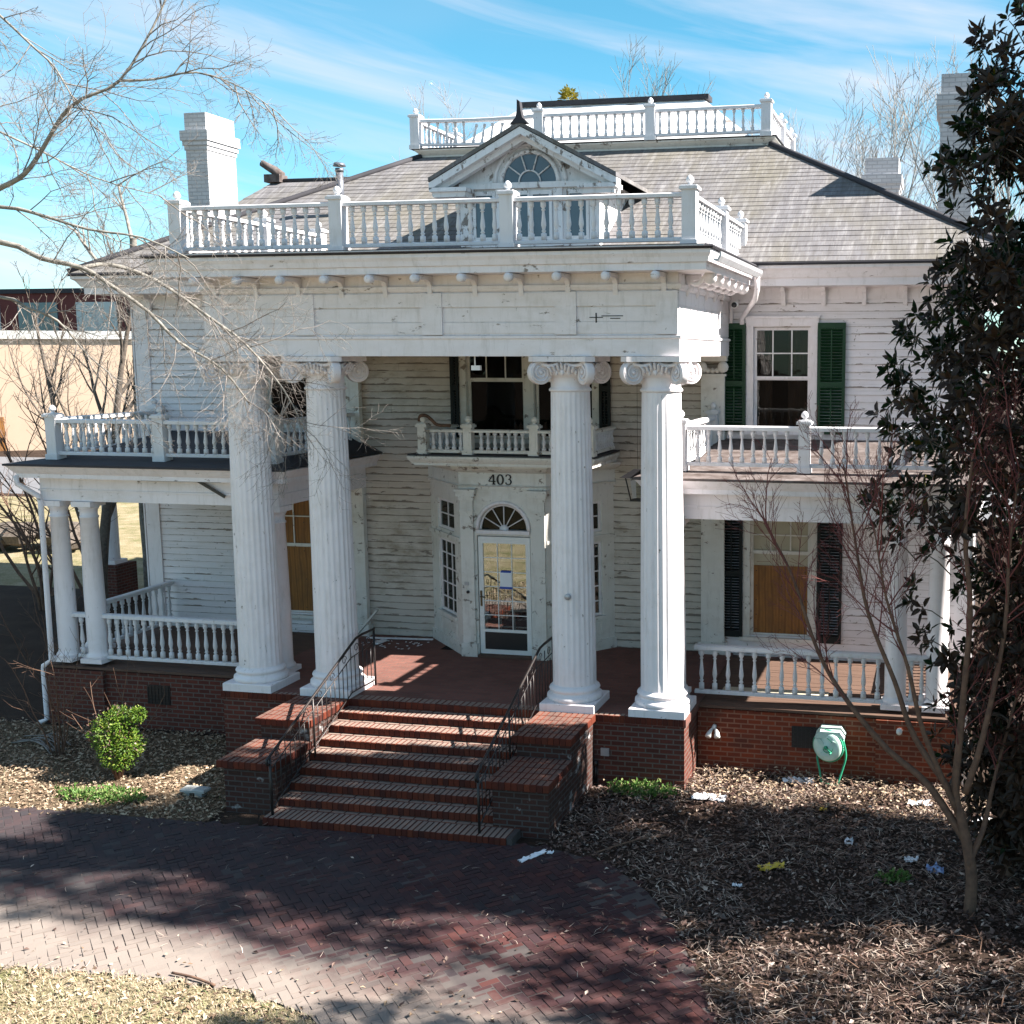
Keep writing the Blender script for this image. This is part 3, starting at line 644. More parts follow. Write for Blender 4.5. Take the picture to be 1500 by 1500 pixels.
# brackets under the eaves
def bracket_mesh():
    b = MB(); b.prism([(0, 0), (0, -0.30), (0.03, -0.30), (0.05, -0.24), (0.06, -0.14), (0.10, -0.09), (0.16, -0.07), (0.22, -0.07), (0.22, 0)], 0.07, 'x', -0.035)
    b.v = [(x, -y, z) for x, y, z in b.v]
    me, o = b.mesh('bracket', M['trim']); return me, o
BR, BRO = bracket_mesh()
def scroll_mesh():
    b = MB(); b.lathe([(0.001, 0), (0.055, 0.0), (0.062, 0.02), (0.062, 0.10), (0.05, 0.12), (0.001, 0.12)], 12, m=Matrix.Rotation(pi / 2, 4, 'X'))
    b.box(-0.04, 0.04, 0.0, 0.45, 0.0, 0.06)
    return b.mesh('bracket_scroll', M['trim'])
SCR, SCRO = scroll_mesh()
def put_bracket(x, y, z, rz=0.0, scroll=None):
    rm = Matrix.Rotation(rz, 3, 'Z'); ob = place('bracket', BR, Vector((x, y, z)) + rm @ BRO, house, rz)
    if scroll: 
        wl = Vector((x, y, z)) + rm @ (Vector((0, -scroll, -0.065)) + SCRO); place('scroll', SCR, wl, ob).rotation_euler = (0, 0, 0) if not rz else (0, 0, 0)
for k in range(5): put_bracket(4.72 + k * 0.69, WY - 0.05, 7.615)
for k in range(5): put_bracket(-4.9 - k * 0.69, WY - 0.05, 7.615)

# chimneys
def chimney(x0, x1, y0, y1, z0, z1, label=None):
    c = MB(); c.box(x0, x1, y0, y1, z0, z1 - 0.75)
    for i, (o, za, zb) in enumerate(((0.02, -0.75, -0.66), (0.045, -0.66, -0.56), (0.075, -0.56, -0.36), (0.0, -0.36, 0.0))): c.box(x0 - o, x1 + o, y0 - o, y1 + o, z1 + za, z1 + zb)
    o = c.build('chimney', M['painted_brick'], house)
    MB().box(x0 + 0.12, x1 - 0.12, y0 + 0.12, y1 - 0.12, z1 - 0.1, z1 + 0.004).build('flue', M['black'], o)
    if label: o['label'] = label
chimney(-8.05, -7.56, 5.5, 6.5, 4.0, 11.42, 'white painted brick chimney, sunlit on one broad side')
chimney(7.28, 7.86, 5.4, 6.6, 4.0, 11.46)
chimney(5.65, 6.38, 9.8, 10.8, 8.0, 10.75)
# metal flue pipe on the roof
w = MB(); w.tube([(-4.33, 5.0, 9.3), (-4.33, 5.0, 10.05)], 0.075, 12); w.tube([(-4.33, 5.0, 10.05), (-4.33, 5.0, 10.12)], [0.085, 0.085], 12); w.tube([(-4.33, 5, 10.16), (-4.33, 5, 10.22)], [0.13, 0.10], 12); w.build('flue_pipe', M['old_metal'], house)
# rear wing with its own roof
w = MB(); w.box(-10.6, -HX, 9.6, 14.4, 0.2, 9.2); w.build('rear_wing', M['siding'], house)
w = MB(); e = [(-11.0, 9.2, 9.35), (-4, 9.2, 9.35), (-4, 14.8, 9.35), (-11.0, 14.8, 9.35)]; r0, r1 = (-10.05, 12, 11.0), (-4, 12, 11.0)
slope_courses(w, e[0], e[1], r0, r1, 9); slope_courses(w, e[2], e[3], r1, r0, 9); w.add([e[3], e[0], r0], [(0, 1, 2)]); w.add([(-11, 9.2, 9.34), (-4, 9.2, 9.34), (-4, 14.8, 9.34), (-11, 14.8, 9.34)], [(3, 2, 1, 0)])
wr = w.build('rear_wing_roof', M['shingle'], house)
w = MB(); w.tube([(-10.1, 12, 11.02), (-4.2, 12, 11.02)], 0.06, 6); w.build('ridge_cap', M['roof_dark'], wr)
w = MB(); w.box(-10.2, -9.75, 11.8, 12.2, 10.98, 11.18); w.tube([(-9.8, 12, 11.15), (-10.0, 12, 11.3), (-10.22, 12, 11.42), (-10.36, 12, 11.5)], [0.13, 0.12, 0.1, 0.09], 8); w.build('ridge_ornament', M['roof_grey'], wr)

# portico -----------------------------------------------------------
EF = -0.40; ES = 3.75
w = MB()
w.box(-ES, ES, EF, EF + 0.5, 6.45, 7.63); w.box(ES - 0.5, ES, EF + 0.5, WY - 0.005, 6.45, 7.63); w.box(-ES, -ES + 0.5, EF + 0.5, WY - 0.005, 6.45, 7.63)
ent = w.build('entablature', M['trim'], house)
w = MB(); pth = [(-ES, WY - 0.01), (-ES, EF), (ES, EF), (ES, WY - 0.01)]
w.sweep(pth, [(0.0, 6.452), (0.02, 6.452), (0.02, 6.70), (0.045, 6.71), (0.045, 6.745), (0.0, 6.76)])
w.sweep(pth, [(0.0, 7.38), (0.03, 7.40), (0.05, 7.44), (0.05, 7.47), (0.0, 7.48)])
w.build('moulding', M['trim'], ent)
w = MB()
for x in (-3.59, -2.05, 0.02, 2.09, 3.59): w.bev(x - 0.16, x + 0.16, EF - 0.05, EF - 0.001, 6.765, 7.375)
for a, b in ((-3.43, -2.21), (-1.89, -0.14), (0.18, 1.93), (2.25, 3.43)):
    for za, zb, o in ((6.785, 6.94, 0.018), (6.952, 7.15, 0.012), (7.168, 7.365, 0.032)): w.box(a, b, EF - o, EF - 0.0005, za, zb)
for ya, yb in ((EF + 0.0, 1.4), (1.42, 3.5)):
    for za, zb in ((6.78, 6.96), (6.965, 7.17), (7.175, 7.36)): w.box(ES + 0.0005, ES + 0.012, ya, yb, za, zb)
w.build('frieze_panel', M['trim'], ent)
w = MB()  # exposed dark wood where the boards have split
for (x0, x1, z0, z1) in ((2.62, 2.94, 7.02, 7.032), (2.44, 2.64, 7.00, 7.012), (2.53, 2.55, 6.93, 7.07), (2.75, 2.9, 6.985, 6.997)): w.box(x0, x1, EF - 0.0185, EF - 0.001, z0, z1)
w.build('split_board', M['black'], ent)
CO = 0.58
w = MB(); w.sweep(pth, [(0.0, 7.626), (0.50, 7.626), (0.50, 7.72), (0.53, 7.73), (0.55, 7.80), (CO, 7.85), (CO, 7.90), (0.2, 7.91), (-0.3, 7.91), (-0.3, 7.70)])
w.build('cornice', M['trim'], house)
w = MB(); w.sweep(pth, [(0.2, 7.914), (CO + 0.03, 7.904), (CO + 0.05, 7.93), (CO + 0.03, 7.955), (0.2, 7.97)]); w.build('roof_edge', M['roof_dark'], house)
w = MB(); w.sweep([(-ES, EF - CO - 0.052), (ES + 0.5, EF - CO - 0.052)], [(0.0, 7.935), (0.012, 7.935), (0.012, 7.95), (0.0, 7.95)]); w.build('drip_edge', M['metal_edge'], house)
w = MB(); w.box(-ES - 0.5, ES + 0.5, EF - 0.5, EY + 0.6, 7.915, 7.975); w.build('portico_roof', M['roof_dark'], house)
w = MB(); w.sweep([(ES + CO + 0.02, EF - 0.55), (ES + CO + 0.02, WY - 0.85)], [(0.0, 7.80), (0.02, 7.74), (0.08, 7.73), (0.12, 7.80), (0.12, 7.86), (0.11, 7.86), (0.09, 7.80), (0.07, 7.76), (0.03, 7.76)]); w.build('gutter', M['metal_edge'], house)
w = MB()
for k in range(50): w.box(-ES + 0.5, ES - 0.5, EF + 0.5 + k * 0.07, EF + 0.565 + k * 0.07, 6.50, 6.52)
w.box(-ES + 0.5, ES - 0.5, EF + 0.5, WY - 0.03, 6.522, 6.56); w.build('portico_ceiling', M['trim_worn'], house)
for k in range(11): put_bracket(-3.55 + k * 0.71, EF - 0.005, 7.62, 0.0, 0.47)
for k in range(5): put_bracket(ES + 0.005, 0.1 + k * 0.68, 7.62, pi / 2); put_bracket(-ES - 0.005, 0.1 + k * 0.68, 7.62, -pi / 2)
for k in range(6):
    w = MB(); y = -0.2 + k * 0.55; pts = []
    for q in range(13):
        a = q / 12; pts.append((ES + 0.14 + 0.36 * a, y, 7.60 - 0.10 * (1 - a) - 0.05 * sin(a * 2 * pi)))
    w.tube(pts, 0.035, 8); w.lathe([(0.001, -0.035), (0.09, -0.035), (0.1, 0), (0.09, 0.035), (0.001, 0.035)], 14, m=Matrix.Translation((ES + 0.42, y, 7.56)) @ Matrix.Rotation(pi / 2, 4, 'X')); w.build('scroll_bracket', M['trim'], house)
# downspouts and security camera at the portico corner
w = MB(); w.tube([(ES + CO + 0.07, WY - 0.98, 7.75), (ES + CO + 0.07, WY - 0.98, 7.55), (ES + CO + 0.03, WY - 0.95, 7.38), (4.12, WY - 0.3, 7.22), (4.0, WY - 0.12, 7.1), (4.0, WY - 0.10, 7.0)], 0.045, 8)
w.tube([(3.80, WY - 0.08, 7.35), (3.80, WY - 0.08, 7.02)], 0.04, 8); w.build('downspout', M['trim'], house)
w = MB(); w.tube([(3.95, WY - 0.45, 7.33), (3.95, WY - 0.62, 7.31)], 0.055, 12); w.tube([(3.95, WY - 0.45, 7.33), (3.93, WY - 0.2, 7.4), (3.93, WY - 0.05, 7.4)], 0.02, 6)
sc_ = w.build('security_camera', M['white_plastic'], house); MB().tube([(3.95, WY - 0.619, 7.31), (3.95, WY - 0.63, 7.309)], 0.047, 12).build('lens', M['black'], sc_)

# columns
def shaft(mb, c, z0, z1, rb, rt, flutes=24):
    N = flutes * 6; rings = 14; vs = []; fs = []
    for j in range(rings + 1):
        t = j / rings; z = z0 + (z1 - z0) * t; r = rb + (rt - rb) * (t ** 1.6)
        dep = 0.016 * min(1, t * 14, (1 - t) * 14)
        for k in range(N):
            ph = (k % 6) / 6; f = max(0.0, sin(ph * pi) - 0.12); a = 2 * pi * k / N; rr_ = r - dep * f
            vs.append((c[0] + rr_ * cos(a), c[1] + rr_ * sin(a), z))
    for j in range(rings):
        for k in range(N): k2 = (k + 1) % N; fs.append((j * N + k, j * N + k2, (j + 1) * N + k2, (j + 1) * N + k))
    mb.add(vs, fs, True)
def volute(mb, c, ang, Rv=0.175, th=0.13):
    d = Vector((cos(ang), sin(ang), 0)); nrm = Vector((-sin(ang), cos(ang), 0))
    m = Matrix.Translation(c) @ Matrix((d, Vector((0, 0, 1)), nrm)).transposed().to_4x4()
    mb.lathe([(0.001, -th * 0.42), (Rv * 0.8, -th * 0.36), (Rv * 0.94, -th * 0.5), (Rv, -th * 0.4), (Rv * 0.96, 0), (Rv, th * 0.4), (Rv * 0.94, th * 0.5), (Rv * 0.8, th * 0.36), (0.001, th * 0.42)], 28, cap=False, m=m)
    for sgn in (-1, 1):
        pts = []; rad = []
        for k in range(46):
            t = k / 45; a = pi / 2 + pi * 0.15 - t * 2.35 * 2 * pi; r = Rv * (0.90 - 0.74 * t)
            pts.append(m @ Vector((r * cos(a), r * sin(a), sgn * th * (0.40 + 0.10 * t)))); rad.append(0.020 * (1 - 0.5 * t))
        mb.tube(pts, rad, 6)
        mb.lathe([(0.001, 0), (0.034, 0.0), (0.028, 0.016), (0.001, 0.024)], 10, m=m @ Matrix.Translation((0, 0, sgn * th * 0.44)) @ (Matrix.Identity(4) if sgn > 0 else Matrix.Rotation(pi, 4, 'X')))
def big_column_meshes():
    s = MB(); shaft(s, (0, 0), ZF + 0.36, 5.93, 0.335, 0.292)
    b = MB(); b.bev(-0.43, 0.43, -0.43, 0.43, ZF + 0.001, ZF + 0.13, 0.012)
    b.lathe([(0.42, 0.13), (0.43, 0.16), (0.425, 0.2), (0.40, 0.22), (0.37, 0.235), (0.365, 0.265), (0.385, 0.275), (0.395, 0.295), (0.385, 0.32), (0.36, 0.335), (0.345, 0.36)], 40, (0, 0, ZF))
    c = MB(); c.lathe([(0.29, 5.93), (0.315, 5.94), (0.32, 5.965), (0.30, 5.985), (0.288, 6.0), (0.288, 6.14), (0.30, 6.15), (0.36, 6.2), (0.38, 6.24), (0.36, 6.30), (0.34, 6.37)], 40)
    for k in range(24):
        a = 2 * pi * k / 24; c.lathe([(0.001, -0.055), (0.026, -0.03), (0.034, 0), (0.028, 0.03), (0.001, 0.05)], 8, (0.365 * cos(a), 0.365 * sin(a), 6.22))
    ab = []
    for k in range(4):
        a = pi / 4 + k * pi / 2
        for o in (-0.13, 0.13): ab.append((0.64 * cos(a + o), 0.64 * sin(a + o)))
        a2 = a + pi / 4
        for o in (-0.28, 0, 0.28): ab.append(((0.44 + abs(o) * 0.12) * cos(a2 + o), (0.44 + abs(o) * 0.12) * sin(a2 + o)))
    c.prism(ab, 0.075, 'z', 6.372)
    for k in range(4):
        a = pi / 4 + k * pi / 2; volute(c, (0.50 * cos(a), 0.50 * sin(a), 6.215), a)
        a2 = a + pi / 4   # leaf ornament between the scrolls
        for q in range(-3, 4):
            cx, cy = 0.40, q * 0.055; z = 6.33 - abs(q) * 0.022
            pts = [(cx - 0.03, cy * 0.9, z - 0.09 + abs(q) * 0.01), (cx, cy * 1.0, z - 0.03), (cx + 0.02, cy * 1.1, z + 0.02), (cx + 0.05, cy * 1.2, z + 0.025)]
            c.tube([(x * cos(a2) - y * sin(a2), x * sin(a2) + y * cos(a2), zz) for x, y, zz in pts], [0.012, 0.024, 0.02, 0.009], 6)
        for sg in (-1, 1):   # festoon band running into each scroll
            pts = []
            for q in range(9):
                t = q / 8; y = sg * (0.05 + 0.28 * t); pts.append((0.37 + 0.02 * t, y, 6.345 - 0.03 * sin(t * pi)))
            c.tube([(x * cos(a2) - y * sin(a2), x * sin(a2) + y * cos(a2), zz) for x, y, zz in pts], 0.028, 6)
    return s.mesh('shaft', M['column']), b.mesh('base', M['column']), c.mesh('capital', M['column'])
BC = big_column_meshes()
for i, x in enumerate((-3.37, -2.0, 2.0, 3.4)):
    (sm, so_), (bm, bo), (cm, co_) = BC
    o = place('column', sm, Vector((x, 0, 0)) + so_, house, rz=0.0)
    place('base', bm, Vector((x, 0, 0)) + bo, o); place('capital', cm, Vector((x, 0, 0)) + co_, o)
def small_column_mesh():
    c = MB(); z0, z1 = ZF + 0.02, 3.97
    c.box(-0.21, 0.21, -0.21, 0.21, z0, z0 + 0.08)
    h = z1 - z0
    c.lathe([(0.20, 0.08), (0.205, 0.11), (0.19, 0.14), (0.17, 0.16), (0.165, 0.2), (0.165, h * 0.4), (0.14, h - 0.3), (0.155, h - 0.29), (0.155, h - 0.265), (0.138, h - 0.255), (0.138, h - 0.17), (0.16, h - 0.13), (0.18, h - 0.09)], 28, (0, 0, z0))
    c.box(-0.19, 0.19, -0.19, 0.19, z1 - 0.09, z1); return c.mesh('porch_column', M['column'])
SCM, SCMO = small_column_mesh()
for x, y in ((-7.6, 0.72), (-7.0, 0.72), (-7.6, 1.42), (-3.45, 0.78), (-3.9, 1.1), (3.42, 0.78), (6.86, 0.82), (7.48, 0.82), (7.48, 1.5)): place('porch_column', SCM, Vector((x, y, 0)) + SCMO, house)

# floors, plinths, steps ---------------------------------------------
w = MB(); w.box(-3.85, 3.85, -0.42, WY - 0.005, 0.98, ZF); w.build('portico_floor', M['floor_brick'], house)
w = MB(); w.box(-3.82, -2.36, -0.40, 0.52, 0.0, 0.979); w.box(2.30, 3.82, -0.40, 0.52, 0.0, 0.979); w.box(-2.36, 2.30, -0.35, 0.5, 0.0, 0.979); w.build('brick_pier', M['brick'], house)
rc = MB()
def rowlock(mb, x0, x1, y, z0, z1, depth=0.2, wdt=0.083, gap=0.009, nose=0.012, rnd=None):
    rj = rnd or R; x = x0
    while x + wdt <= x1 + 0.01:
        o = rj.uniform(-0.004, 0.004); mb.bev(x, x + wdt - gap, y - nose + o, y + depth, z0 + 0.004, z1 + rj.uniform(-0.002, 0.003), 0.009); x += wdt
w = MB(); rowlock(w, -3.84, -2.42, -0.42, 0.99, 1.104, 0.11); w.build('floor_edge_course', M['step_brick'], house); w = MB(); rowlock(w, 2.42, 3.84, -0.42, 0.99, 1.104, 0.11); w.build('floor_edge_course', M['step_brick'], house); w = MB(); rowlock(w, -1.62, 1.62, -0.42, 0.985, 1.104, 0.22, 0.1)
w.build('floor_edge_course', M['step_brick'], house)
for s in (-1, 1):   # porch skirts and floors
    xa, xb = (3.825, 7.85) if s > 0 else (-7.9, -3.825)
    w = MB(); w.box(xa, xb, 0.55, 0.75, 0.0, 0.99)
    xe = 7.85 if s > 0 else -7.9
    w.box(xe - (0.2 if s > 0 else 0), xe + (0 if s > 0 else 0.2), 0.75, WY, 0.0, 0.99)
    if s > 0: w.box(6.6, 7.88, 0.47, 0.549, 0.0, 1.0)
    else: w.box(-7.93, -6.75, 0.47, 0.549, 0.0, 1.0)
    w.build('brick_skirt', M['brick_bright'] if s > 0 else M['brick'], house)
    w = MB(); rj = random.Random(3)
    for k in range(24): w.box(xa - (0.02 if s > 0 else 0), xb + (0 if s > 0 else 0.02), 0.50 + k * 0.129, 0.624 + k * 0.129, 1.02, 1.06 + rj.uniform(0, 0.006))
    w.build('porch_floor', M['porch_wood'], house)
    w = MB()
    for vx in ((5.53,) if s > 0 else (-5.72,)):
        w.box(vx - 0.22, vx + 0.22, 0.535, 0.549, 0.46, 0.80)
        for k in range(7): w.box(vx - 0.21 + k * 0.065, vx - 0.195 + k * 0.065, 0.527, 0.534, 0.47, 0.79)
        for k in range(5): w.box(vx - 0.21, vx + 0.21, 0.529, 0.533, 0.5 + k * 0.065, 0.51 + k * 0.065)
    w.build('crawl_space_vent', M['black'], house)
NR, RISE, RUN = 9, ZF / 9, 0.288
st = MB(); sm_ = MB()
for i in range(1, NR):
    z = ZF - RISE * i; yf = -0.42 - RUN * i; xa, xb = (-1.615, 1.615) if i < 8 else (-1.62, 2.02)
    if i == 8: yf -= 0.12
    sm_.box(xa, xb, yf + 0.012, -0.36, z - RISE + 0.001, z - 0.006)
    rowlock(st, xa, xb, yf, z - RISE + 0.012, z, 0.205 + (0.12 if i == 8 else 0), 0.083, 0.008, 0.012, random.Random(i))
    x = xa; rj = random.Random(50 + i)
    while x < xb - 0.05:
        st.bev(x, min(x + 0.2, xb), yf + 0.215 + (0.12 if i == 8 else 0), yf + RUN + 0.03 + (0.12 if i == 8 else 0), z - 0.06, z + rj.uniform(-0.002, 0.002), 0.006); x += 0.208
stp = sm_.build('steps', M['mortar'], house); st.build('step_bricks', M['step_brick'], stp)
for s in (-1, 1):
    c = MB(); a, b = (1.625, 2.42)
    x0, x1 = (a, b) if s > 0 else (-b, -a)
    c.box(x0, x1, -1.55, -0.405, 0.0, 1.0); c.box(x0, x1, -2.5, -1.551, 0.0, 0.69)
    o = c.build('cheek_wall', M['brick_white'], house)
    k = MB(); rj = random.Random(7 + s)
    for (ya, yb, zt) in ((-1.62, -0.44, 1.105), (-2.60, -1.56, 0.79)):
        x = x0 - 0.05; nx = 10; wd = (x1 - x0 + 0.10) / nx; yy = ya; ny = max(1, int(round((yb - ya) / 0.205))); dl = (yb - ya) / ny
        for i in range(nx):
            for j in range(ny): k.bev(x + i * wd, x + (i + 1) * wd - 0.007, ya + j * dl, ya + (j + 1) * dl - 0.007, zt - 0.10, zt + rj.uniform(-0.003, 0.004), 0.008)
        k.box(x0 - 0.03, x1 + 0.03, ya + 0.02, yb - 0.01, zt - 0.105, zt - 0.012)
    k.build('coping', M['coping_brick'], o)

# iron railings
def railing(x, s):
    r = MB(); iron = 0.011
    sl = RISE / RUN
    def zs(y): return ZF - 0.0 + (y + 0.42) * sl      # nosing line
    y0, y1 = -2.75, -0.42; yt = 0.35
    def zc(y): return zs(y) + 0.86 if y < y1 else ZF + 0.86
    pts = [(x, y0 + (y1 - y0) * k / 12, zc(y0 + (y1 - y0) * k / 12)) for k in range(13)]
    pts += [(x, -0.25, ZF + 0.93), (x, -0.05, ZF + 0.95), (x - s * 0.01, yt, ZF + 0.95)]
    # lower end curls down
    head = [(x, y0 - 0.02, zc(y0) - 0.12), (x, y0 - 0.07, zc(y0) - 0.10), (x, y0 - 0.08, zc(y0) - 0.03)]
    rail = MB(); rail.tube(head + pts, 0.021, 8)
    return rail, zs, zc, y0, y1, yt
for s, x in ((-1, -1.53), (1, 1.53)):
    rail, zs, zc, y0, y1, yt = railing(x, s)
    root = rail.build('handrail', M['iron'], house)
    b = MB()
    b.tube([(x, y0, zs(y0) + 0.10), (x, y1, zs(y1) + 0.10), (x, yt, ZF + 0.10)], 0.010, 6); b.tube([(x, y0, zs(y0) + 0.66), (x, y1, zs(y1) + 0.66), (x, yt, ZF + 0.72)], 0.009, 6)
    b.build('stringer', M['iron'], root)
    p = MB(); p.tube([(x, y0, 0.02), (x, y0, zc(y0))], 0.019, 8); p.build('post', M['iron'], root)
    p = MB(); p.tube([(x, yt, ZF), (x, yt, ZF + 0.95)], 0.019, 8); p.build('post', M['iron'], root)
    p = MB(); p.tube([(x, -1.58, zs(-1.58) - 0.05), (x, -1.58, zc(-1.58))], 0.016, 8); p.build('post', M['iron'], root)
    k = MB(); n = 24
    for i in range(1, n):
        y = y0 + (yt - y0) * i / n; zl = (zs(y) if y < y1 else ZF) + 0.10; zh = zl + (0.56 if i % 3 else 0.74)
        k.tube([(x, y, zl), (x, y, zh)], 0.0075, 5)
        if i % 3 == 1:
            for q in (0.02,):
                cz = zl + 0.655; pp = []
                for t in range(14):
                    a = t / 13 * 2 * pi * 1.1; rr_ = 0.075 * (1 - t / 20); pp.append((x, y + 0.06 + rr_ * cos(a), cz + rr_ * sin(a) + 0.03))
                k.tube(pp, 0.006, 5)
    k.build('bars', M['iron'], root)

# entrance bay ------------------------------------------------------
BX = -0.08; bw_ = 0.80; BYF = 2.45
pl = [(BX - 1.90, WY), (BX - bw_, BYF), (BX + bw_, BYF), (BX + 1.72, WY)]
# front panel pieces round the door (opening BX-.56..BX+.54, up to fanlight)
dx0, dx1 = BX - 0.50, BX + 0.50
w = MB()
w.box(BX - bw_, dx0, BYF, BYF + 0.12, ZF, 4.16); w.box(dx1, BX + bw_, BYF, BYF + 0.12, ZF, 4.16)
w.box(dx0, dx1, BYF, BYF + 0.12, 3.30, 3.40)
# spandrel around the fanlight arch
ar, az = 0.45, 3.41; segs = 24; vs = []
arc = [(BX - ar * cos(pi * k / segs), az + ar * sin(pi * k / segs)) for k in range(segs + 1)]
outer = [(BX - 0.5 + 1.0 * k / segs, 4.16) for k in range(segs + 1)]
for yy in (BYF, BYF + 0.12):
    for a in arc: vs.append((a[0], yy, a[1]))
    for a in outer: vs.append((a[0], yy, a[1]))
K = segs + 1; fs = []
for k in range(segs):
    fs.append((k, k + 1, K + k + 1, K + k)); fs.append((2 * K + k, 3 * K + k, 3 * K + k + 1, 2 * K + k + 1)); fs.append((k, 2 * K + k, 2 * K + k + 1, k + 1))
w.add(vs, fs); w.box(BX - 0.5, BX - ar, BYF + 0.001, BYF + 0.119, 3.40, 4.159); w.box(BX + ar, BX + 0.5, BYF + 0.001, BYF + 0.119, 3.40, 4.159)
def side_panel(mb, pa, pb, th=0.1):
    # slanted bay side from pa to pb with a tall window and a small one above
    pa, pb = Vector(pa), Vector(pb); dr = (pb - pa); Ln = dr.length; dr.normalize(); nr = Vector((dr.y, -dr.x)); inn = -nr
    def slab(a0, a1, z0, z1, o0=0.0, o1=th, tgt=None):
        q = [pa + dr * a0 + inn * o0, pa + dr * a1 + inn * o0, pa + dr * a1 + inn * o1, pa + dr * a0 + inn * o1]
        (tgt or mb).add([(p.x, p.y, z0) for p in q] + [(p.x, p.y, z1) for p in q], [(3, 2, 1, 0), (4, 5, 6, 7), (0, 1, 5, 4), (1, 2, 6, 5), (2, 3, 7, 6), (3, 0, 4, 7)])
    a0, a1 = Ln * 0.26, Ln * 0.80
    slab(0, a0, ZF, 4.16); slab(a1, Ln, ZF, 4.16); slab(a0, a1, ZF, 1.72); slab(a0, a1, 3.12, 3.30); slab(a0, a1, 3.86, 4.16)
    # sill, panel mouldings, band
    slab(a0 - 0.05, a1 + 0.05, 1.68, 1.74, -0.05, 0.0); slab(0.0, Ln, 3.17, 3.24, -0.035, 0.0); slab(0, Ln, ZF, ZF + 0.2, -0.03, 0.0)
    slab(a0, a1, 1.36, 1.40, -0.012, 0); slab(a0, a1, 1.58, 1.62, -0.012, 0); slab(a0, a0 + 0.04, 1.40, 1.58, -0.012, 0); slab(a1 - 0.04, a1, 1.40, 1.58, -0.012, 0)
    sash = MB()
    for z0, z1, nc, nrw in ((1.74, 3.12, 3, 5), (3.30, 3.86, 2, 2)):
        slab(a0, a0 + 0.05, z0, z1, 0.035, 0.07, sash); slab(a1 - 0.05, a1, z0, z1, 0.035, 0.07, sash); slab(a0 + 0.05, a1 - 0.05, z0, z0 + 0.05, 0.035, 0.07, sash); slab(a0 + 0.05, a1 - 0.05, z1 - 0.05, z1, 0.035, 0.07, sash)
        for k in range(1, nc): t = a0 + (a1 - a0) * k / nc; slab(t - 0.011, t + 0.011, z0 + 0.05, z1 - 0.05, 0.04, 0.06, sash)
        for k in range(1, nrw): z = z0 + (z1 - z0) * k / nrw; slab(a0 + 0.05, a1 - 0.05, z - 0.011, z + 0.011, 0.041, 0.059, sash)
    pane = MB()
    for z0, z1 in ((1.76, 3.10), (3.32, 3.84)): slab(a0 + 0.02, a1 - 0.02, z0, z1, 0.049, 0.053, pane)
    return sash, pane
sL = side_panel(w, pl[0], pl[1]); sR = side_panel(w, pl[2], pl[3])
bay = w.build('entrance_bay', M['trim_worn'], house)
for sash, pane in (sL, sR): o = sash.build('side_window', M['trim'], bay)
for sash, pane in (sL, sR): pane.build('pane', M['glass'], bay)
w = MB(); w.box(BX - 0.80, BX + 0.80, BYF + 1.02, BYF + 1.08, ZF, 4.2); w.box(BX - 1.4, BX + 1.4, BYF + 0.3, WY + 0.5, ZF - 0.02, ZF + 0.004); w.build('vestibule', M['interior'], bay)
w = MB(); w.sweep(pl, [(0.0, 4.13), (0.03, 4.13), (0.03, 4.17), (0.06, 4.19), (0.02, 4.21), (0.02, 4.42), (0.06, 4.44), (0.14, 4.47), (0.20, 4.52), (0.20, 4.55), (0.0, 4.56), (-0.2, 4.56), (-0.2, 4.2)])
w.build('bay_entablature', M['trim_worn'], bay)
for s in (-1, 1):
    p = MB(); xc = BX + s * 0.665
    p.box(xc - 0.12, xc + 0.12, BYF - 0.05, BYF - 0.001, ZF, 4.12); p.box(xc - 0.15, xc + 0.15, BYF - 0.075, BYF - 0.001, ZF, ZF + 0.24)
    p.box(xc - 0.135, xc + 0.135, BYF - 0.065, BYF - 0.001, 3.72, 3.75); p.box(xc - 0.145, xc + 0.145, BYF - 0.075, BYF - 0.001, 3.93, 4.0); p.box(xc - 0.17, xc + 0.17, BYF - 0.11, BYF - 0.001, 4.0, 4.08); p.box(xc - 0.19, xc + 0.19, BYF - 0.13, BYF - 0.001, 4.08, 4.125)
    p.build('door_pilaster', M['trim_worn'], bay)
w = MB(); w.box(BX - 0.5, BX + 0.5, BYF - 0.045, BYF - 0.001, 3.34, 3.40)
pts = [(BX - 0.485 * cos(pi * k / 24), BYF - 0.005, az + 0.485 * sin(pi * k / 24)) for k in range(25)]; w.tube(pts, 0.035, 8)
pts = [(BX - 0.435 * cos(pi * k / 24), BYF + 0.05, az + 0.435 * sin(pi * k / 24)) for k in range(25)]; w.tube(pts, 0.02, 6)
for k in range(1, 6): a = pi * k / 6; w.tube([(BX - 0.07 * cos(a), BYF + 0.05, az + 0.07 * sin(a)), (BX - 0.43 * cos(a), BYF + 0.05, az + 0.43 * sin(a))], 0.011, 5)
w.lathe([(0.001, -0.02), (0.08, -0.02), (0.08, 0.02), (0.001, 0.02)], 16, m=Matrix.Translation((BX, BYF + 0.05, az + 0.005)) @ Matrix.Rotation(pi / 2, 4, 'X'))
fl = w.build('fanlight', M['trim'], bay)
w = MB(); w.add([(BX, BYF + 0.07, az)] + [(a[0], BYF + 0.07, a[1]) for a in arc], [(0, k + 2, k + 1) for k in range(segs)]); fp = w.build('pane', M['glass'], bay)
